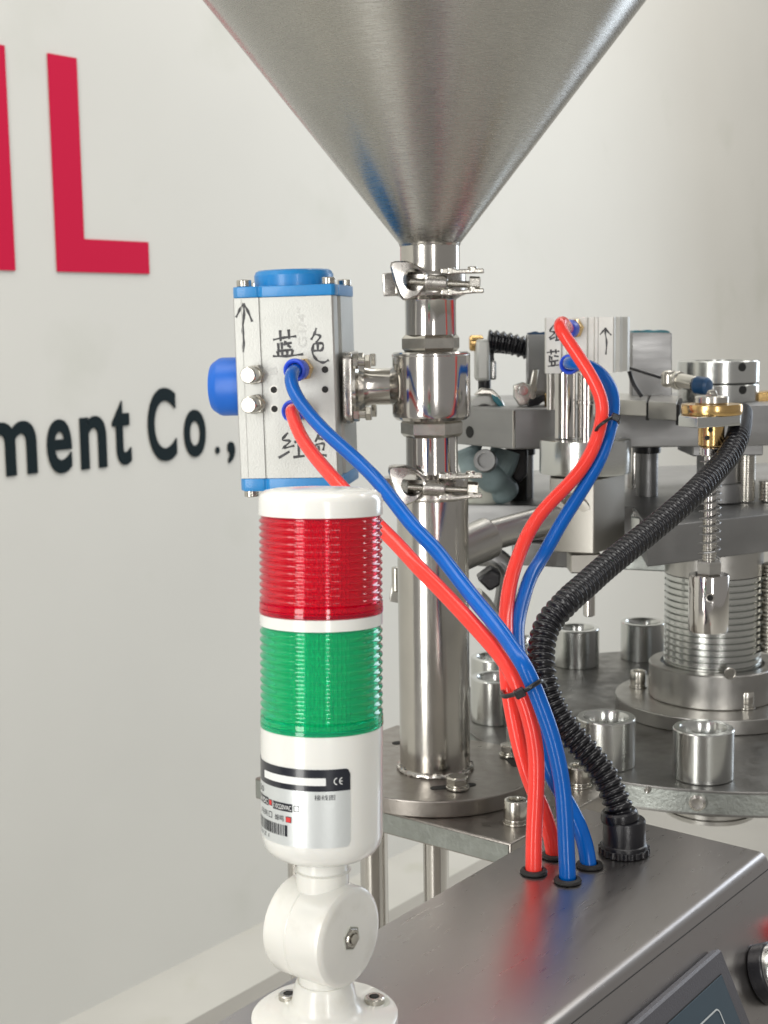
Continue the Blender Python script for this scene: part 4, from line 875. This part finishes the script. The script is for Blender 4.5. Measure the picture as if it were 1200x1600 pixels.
def lens(y0, y1, n, m, mc, plain):
    z0_, z1_ = tv(y0), tv(y1); nm = 'lens'; bm = new()
    pr_ = [(rb2-.0006, z0_), (rb2+.0002, z0_+.0003), (rb2+.0002, z0_+plain*.45), (rb2-.0003, z0_+plain*.5), (rb2+.0001, z0_+plain*.55), (rb2+.0001, z0_+plain)]
    s = (z1_-z0_-plain-.001)/n
    for k in range(n):
        for j in range(1, 9):
            pr_.append((rb2-.00040-.00045*math.cos(2*math.pi*j/8), z0_+plain+s*(k+j/8)))
    pr_ += [(rb2-.0004, z1_), (rb2-.003, z1_+.0001), (rb2-.003, z0_)]
    lathe(bm, pr_, TMX, 160, False); L_ = obj(nm, bm, M[m], tw, 60)
    # inner fluted core
    t = bmesh.new(); N = 150; ra = rb2-.0034
    A = [t.verts.new((( ra-(.0010 if k % 2 else 0))*math.cos(2*math.pi*k/N), (ra-(.0010 if k % 2 else 0))*math.sin(2*math.pi*k/N), z0_+.001)) for k in range(N)]
    B = [t.verts.new(v.co+Vector((0, 0, z1_-z0_-.002))) for v in A]
    for k in range(N): t.faces.new((A[k], A[(k+1) % N], B[(k+1) % N], B[k]))
    t.faces.new(A[::-1]); t.faces.new(B); bm = new(); merge(bm, t, TMX); obj('fluted_core', bm, M[mc], L_, 5)
lens(1131, 974, 11, 'greenlens', 'greencore', .0042)
bm = new(); lathe(bm, [(rb2-.002, tv(974)), (rb2, tv(974)+.0002), (rb2, tv(955)-.0002), (rb2-.002, tv(955))], TMX, 128); obj('white_ring', bm, M['white'], tw)
lens(955, 803, 12, 'redlens', 'redcore', .0042)
ct = tv(762); cb_ = tv(803)
bm = new(); lathe(bm, [(rb2-.002, cb_-.0003), (rb2+.0001, cb_), (rb2+.0001, ct-.0045), (rb2-.0006, ct-.0026), (rb2-.0024, ct-.0010), (rb2-.006, ct-.0003), (rb2-.012, ct), (0, ct+.0002)], TMX, 128); obj('cap', bm, M['white'], tw, 40)
# sticker wrapped round the housing
vR = tv(1300)                               # bottom of the sticker on axis height (silhouette)
# centre direction of the label (phi=0 faces the camera)
vdir = (CAM-AX0); vdir = vdir - td*vdir.dot(td); ph0 = math.atan2(vdir.dot(TMX.to_3x3() @ Vector((0, 1, 0))), vdir.dot(TMX.to_3x3() @ Vector((1, 0, 0))))
ltop = tv(1178.5)
def wrap(phi, v, off):                      # phi in degrees to the right of centre; v mm below sticker top
    a = ph0+R(phi); r_ = rb2+off; return TMX @ Vector((r_*math.cos(a), r_*math.sin(a), ltop-v/1000))
def patch(p0_, p1_, v0, v1, off, m, name, parent, round_=0, n=None):
    t = bmesh.new(); n = n or max(1, int((p1_-p0_)/4)); rows = []
    for k in range(n+1):
        ph = p0_+(p1_-p0_)*k/n; dr = (p1_-ph)*.4363; cut = 0
        if round_ and dr < round_: cut = round_-math.sqrt(max(0, round_**2-(round_-dr)**2))
        rows.append((t.verts.new(wrap(ph, v0+cut*(1 if round_ else 0), off)), t.verts.new(wrap(ph, v1-cut*(1 if round_ else 0) if round_ != 99 else v1, off))))
    for a_, b_ in zip(rows, rows[1:]): t.faces.new((a_[0], a_[1], b_[1], b_[0]))
    bm = new(); merge(bm, t); return obj(name, bm, M[m], parent, 60)
lbp = patch(-112, 26.3, 0, 31.0, .00012, 'silver', 'sticker', tw, 2.2, 70)
# black head band with rounded top right
t = bmesh.new(); rows = []
for k in range(71):
    ph = -112+138.2*k/70; dr = (26.2-ph)*.4363; cut = 2.2-math.sqrt(max(0, 2.2**2-(2.2-dr)**2)) if dr < 2.2 else 0
    rows.append((t.verts.new(wrap(ph, .05+cut, .00020)), t.verts.new(wrap(ph, 8.6, .00020))))
for a_, b_ in zip(rows, rows[1:]): t.faces.new((a_[0], a_[1], b_[1], b_[0]))
bm = new(); merge(bm, t); obj('black_band', bm, M['ink'], lbp, 60)
patch(-66, 3.3, 3.3, 6.3, .00030, 'whiteink', 'blank_bar', lbp, 0, 24)
def wtext(s, p0_, p1_, v0, v1, m='ink', off=.00028, bold=0, name='print'):
    g = glyphs(s, bold, 3)
    for v in g.verts: v.co = wrap(p0_+(p1_-p0_)*v.co.x, v1-(v1-v0)*v.co.y, off)
    bmesh.ops.recalc_face_normals(g, faces=g.faces[:]); bm = new(); merge(bm, g); obj(name, bm, M[m], lbp, 60)
def wbox(p0_, p1_, v0, v1, w_=.28):
    for a in ((p0_, p1_, v0, v0+w_), (p0_, p1_, v1-w_, v1)): patch(*a, .00028, 'ink', 'print', lbp)
    dp = w_/.4363
    for a in ((p0_, p0_+dp, v0+w_, v1-w_), (p1_-dp, p1_, v0+w_, v1-w_)): patch(*a, .00028, 'ink', 'print', lbp, 0, 1)
# CE mark as two open arcs
def arcmark(cp, cv, rr_, a0_, a1_, w_=.34, m='whiteink', off=.00032):
    t = bmesh.new(); rows = []
    for k in range(15):
        a = R(a0_+(a1_-a0_)*k/14)
        rows.append([t.verts.new(wrap(cp+q*math.cos(a)/.4363, cv-q*math.sin(a), off)) for q in (rr_-w_/2, rr_+w_/2)])
    for x, y in zip(rows, rows[1:]): t.faces.new((x[0], x[1], y[1], y[0]))
    bm = new(); merge(bm, t); obj('mark', bm, M[m], lbp, 60)
arcmark(13.6, 4.7, 1.25, 95, 265); arcmark(18.6, 4.7, 1.25, 95, 265); patch(16.2, 18.4, 4.55, 4.87, .00032, 'whiteink', 'mark', lbp, 0, 1)
wtext('接线图', -7, 11.5, 9.9, 12.0)
wtext('LTA-50', -108, -68.5, 10.2, 12.8) if False else wtext('-50', -85, -68.5, 10.2, 12.6)
patch(-51, -28, 14.2, 17.4, .00026, 'ink', 'print_block', lbp); wtext('110/220VAC', -50.2, -28.8, 14.9, 16.8, 'whiteink', .00034)
wbox(-26.6, -21.2, 14.6, 17.0)
wbox(-57.5, -52.6, 14.2, 16.6); patch(-57, -53.2, 14.5, 16.4, .00030, 'redink', 'ink_dab', lbp, 0, 2)
patch(-82, -58.6, 13.8, 17.0, .00026, 'ink', 'print_block', lbp); wtext('24VDC', -80, -59.3, 14.5, 16.4, 'whiteink', .00034)
wtext('闪亮', -76, -60, 19.0, 21.4); wbox(-58, -52.6, 19.0, 21.4); wtext('蜂鸣', -48.5, -37.3, 19.2, 21.6)
wbox(-35, -29, 19.3, 21.7); patch(-34.6, -29.5, 19.6, 21.5, .00030, 'redink', 'ink_dab', lbp, 0, 2)
random.seed(3); ph = -92
while ph < -34:
    w_ = random.choice((.45, .45, .8, 1.3)); patch(ph, min(ph+w_, -33.4), 22.9, 27.3, .00026, 'ink', 'barcode_line', lbp, 0, 1); ph += w_+random.choice((.5, .7, 1.1))
patch(-36, -33.4, 22.9, 27.3, .00026, 'ink', 'barcode_line', lbp, 0, 1)
wtext('0 0 0 Z 1', -88, -58, 28.1, 29.6, bold=0)
# ================================================================== HOSES
def hose(name, label, pts, m, r_, grp='air hoses'):
    P = smooth(resample(cr(pts, 10), .002), 12)
    t = thing(name, label, 'hose', tuple(P[-1]), grp)
    bm = new(); tube(bm, P, r_, 24); obj('tube', bm, M[m], t, 80); return P
HR = .0044
def lerp_d(lst):                            # (px,py,d or None): fill missing depths by path length
    n = len(lst); i = 0; out = [list(p) for p in lst]
    known = [k for k, p in enumerate(lst) if p[2] is not None]
    for a_, b_ in zip(known, known[1:]):
        s = [0]
        for k in range(a_, b_): s.append(s[-1]+math.hypot(lst[k+1][0]-lst[k][0], lst[k+1][1]-lst[k][1]))
        for k in range(a_, b_): out[k][2] = lst[a_][2]+(lst[b_][2]-lst[a_][2])*s[k-a_]/s[-1]
    return [at(*p) for p in out]
N_ = None
def gd(px, py): return depth(atz(px, py, TZ))
def hpath(start, lst, gx_, gy_):
    e = atz(gx_, gy_, TZ); P = [Vector(start)] + lerp_d(lst + [(gx_, gy_-2, gd(gx_, gy_))])
    P.append(Vector((P[-1].x, P[-1].y, TZ-.012))); return P
outv = -ey
blue1 = hose('air_hose', 'blue air hose from the upper actuator fitting crossing in front of the standpipe',
    hpath(hb1, [(458, 581, .925), (454, 592, .915), (459, 611, N_), (473, 634, N_), (492, 657, N_), (513, 679, N_), (540, 703, N_), (567, 728, N_), (593, 755, .84), (643, 819, N_), (680, 858, N_), (700, 883, .80), (742, 937, N_), (783, 987, .765), (817, 1037, .745), (832, 1068, N_), (846, 1104, N_), (861, 1146, N_), (872, 1190, N_), (879, 1230, N_), (883, 1280, N_), (885, 1330, N_)], 887, 1376), 'bluehose', HR, 'blue and red air hoses')
red1 = hose('air_hose', 'red air hose from the lower actuator fitting passing behind the tower light',
    hpath(hr1, [(456, 641, .925), (459, 655, .912), (471, 683, N_), (487, 707, N_), (505, 729, N_), (530, 757, .85), (565, 795, N_), (593, 823, N_), (622, 852, N_), (655, 888, .80), (688, 921, N_), (722, 957, N_), (752, 990, .775), (785, 1028, .765), (805, 1062, .756), (822, 1104, N_), (833, 1146, N_), (838, 1185, N_), (838, 1225, N_), (836, 1270, N_), (834, 1320, N_)], 834, 1364), 'redhose', HR, 'blue and red air hoses')
red2 = hose('air_hose', 'red air hose looping down from the compact cylinder, curving left above the conduit',
    hpath(h2r, [(879, 504, .955), (873, 508, .945), (878, 519, .94), (888, 533, N_), (902, 554, N_), (917, 577, N_), (930, 600, N_), (939, 622, N_), (942, 641, N_), (939, 661, .93), (933, 684, N_), (922, 710, N_), (906, 736, N_), (884, 761, N_), (860, 785, N_), (840, 809, N_), (824, 836, .88), (812, 864, N_), (802, 893, N_), (795, 922, N_), (791, 955, .83), (790, 990, N_), (791, 1030, .79), (793, 1065, .773), (798, 1098, .77), (806, 1140, N_), (817, 1185, N_), (832, 1230, N_), (849, 1268, N_), (860, 1303, N_)], 866, 1339), 'redhose', HR, 'blue and red air hoses')
blue2 = hose('air_hose', 'blue air hose from the lower compact cylinder fitting, ending beside the conduit foot',
    hpath(h2b, [(890, 567, .975), (905, 568, .963), (922, 572, N_), (937, 582, N_), (949, 596, N_), (957, 612, N_), (959, 632, N_), (957, 655, .94), (952, 676, N_), (944, 702, N_), (931, 730, N_), (908, 768, N_), (879, 814, N_), (850, 866, .88), (829, 901, N_), (817, 937, N_), (809, 972, N_), (808, 1005, .81), (814, 1050, .79), (826, 1092, .785), (838, 1135, N_), (848, 1173, N_), (862, 1212, N_), (884, 1250, N_), (903, 1286, N_), (914, 1318, N_)], 920, 1354), 'bluehose', HR, 'blue and red air hoses')
for px, py, lbl in ((834, 1364, 'black rubber grommet under the front red hose'), (866, 1339, 'black rubber grommet under the rear red hose'), (887, 1378, 'black rubber grommet under the front blue hose'), (921, 1354, 'black rubber grommet under the rear blue hose')):
    p = atz(px, py, TZ); t = new(); lathe(t, [(.0071, .0003), (.0073, .0010), (.0068, .0019), (.0050, .0024), (.0046, .0021), (.0046, .0003)], T(*p), 36); tag(obj('hose_grommet', t, M['rubber'], loc=tuple(p)), lbl, 'grommet', 'rubber grommets on the cabinet top')
# black corrugated conduit
g = atz(975, 1332, TZ)
cdt = thing('corrugated_conduit', 'black corrugated cable conduit curving up right from its ribbed gland on the cabinet', 'conduit', tuple(g))
gm = T(*g); dg = depth(g)
bm = new(); n = 22; q = []
for k in range(n*4):
    a = 2*math.pi*k/(n*4); rr_ = .0140 if (k % 4) in (0, 1) else .0131; q.append((rr_*math.cos(a), rr_*math.sin(a)))
prism(bm, q, .0035, gm @ T(0, 0, .0003), .0003); obj('gland_nut', bm, M['black'], cdt)
bm = new(); lathe(bm, [(.0126, .0038), (.0124, .0055), (.0116, .006), (.0115, .0185), (.0111, .0192), (.0100, .0194)], gm, 64); obj('gland_body', bm, M['black'], cdt, 30)
bm = new(); lathe(bm, [(.0102, .019), (.0104, .0205), (.0098, .0235), (.0088, .0245)], gm @ Matrix.Rotation(R(-7), 4, 'Y'), 48); obj('gland_collar', bm, M['conduit'], cdt)
gt = g+Vector((-.0018, 0, .020))
path = [gt, *lerp_d([(967, 1262, depth(gt)+.0), (956, 1235, N_), (940, 1205, N_), (912, 1170, N_), (882, 1134, N_), (860, 1096, N_), (848, 1055, .775), (846, 1015, N_), (856, 976, N_), (885, 941, .795), (915, 914, N_), (950, 883, N_), (1012, 833, N_), (1060, 793, N_), (1092, 763, .885), (1117, 737, N_), (1138, 712, N_), (1152, 684, .945), (1157, 662, .975), (1158, 645, 1.0)])]
P = resample(cr(path, 12), .0004)
pitch = .0044; rad = []; s_acc = 0
for i in range(len(P)):
    ph = (i*.0004/pitch) % 1; rad.append(.0064+.0015*(math.sin(math.pi*min(1, ph/.78))**.6 if ph < .78 else -.05))
bm = new(); tube(bm, P, rad, 28); obj('corrugated_tube', bm, M['conduit'], cdt, 80)
# cable ties
def tie(label, pts, d_, head, r_=.0011, grp='black cable ties'):
    t = thing('cable_tie', label, 'cable tie', tuple(at(*head[0], d_[0])), grp)
    bm = new(); P = [at(p[0], p[1], p[2]) for p in pts]; P = cr(P, 5); tube(bm, P, r_, 8); obj('strap', bm, M['black'], t)
    bm = new(); a_ = at(*head[0], d_[0]); fr2 = frame(a_, at(*head[1], d_[0])-a_); box(bm, -.0028, .0028, -.002, .002, -.0024, .0024, fr2, .0006); obj('lock', bm, M['black'], t)
    bm = new(); b_ = at(*head[2], d_[0]); rod(bm, a_, b_, .0010, 8); obj('tail', bm, M['black'], t)
tie('black cable tie binding the hose bundle and conduit beside the standpipe base', [(852, 1072, .755), (846, 1064, .742), (838, 1068, .737), (818, 1080, .736), (803, 1085, .745), (788, 1088, .752), (785, 1083, .762), (790, 1078, .78), (815, 1070, .80), (850, 1060, .80)], (.735,), ((812, 1083), (830, 1074), (828, 1076)), .0013)
tie('black cable tie around the red and blue hoses above the round flange', [(965, 657, .935), (958, 652, .923), (945, 659, .918), (934, 668, .92), (929, 680, .93), (934, 676, .94), (950, 668, .95), (966, 664, .948)], (.922,), ((962, 652), (972, 656), (968, 662)), .0012)
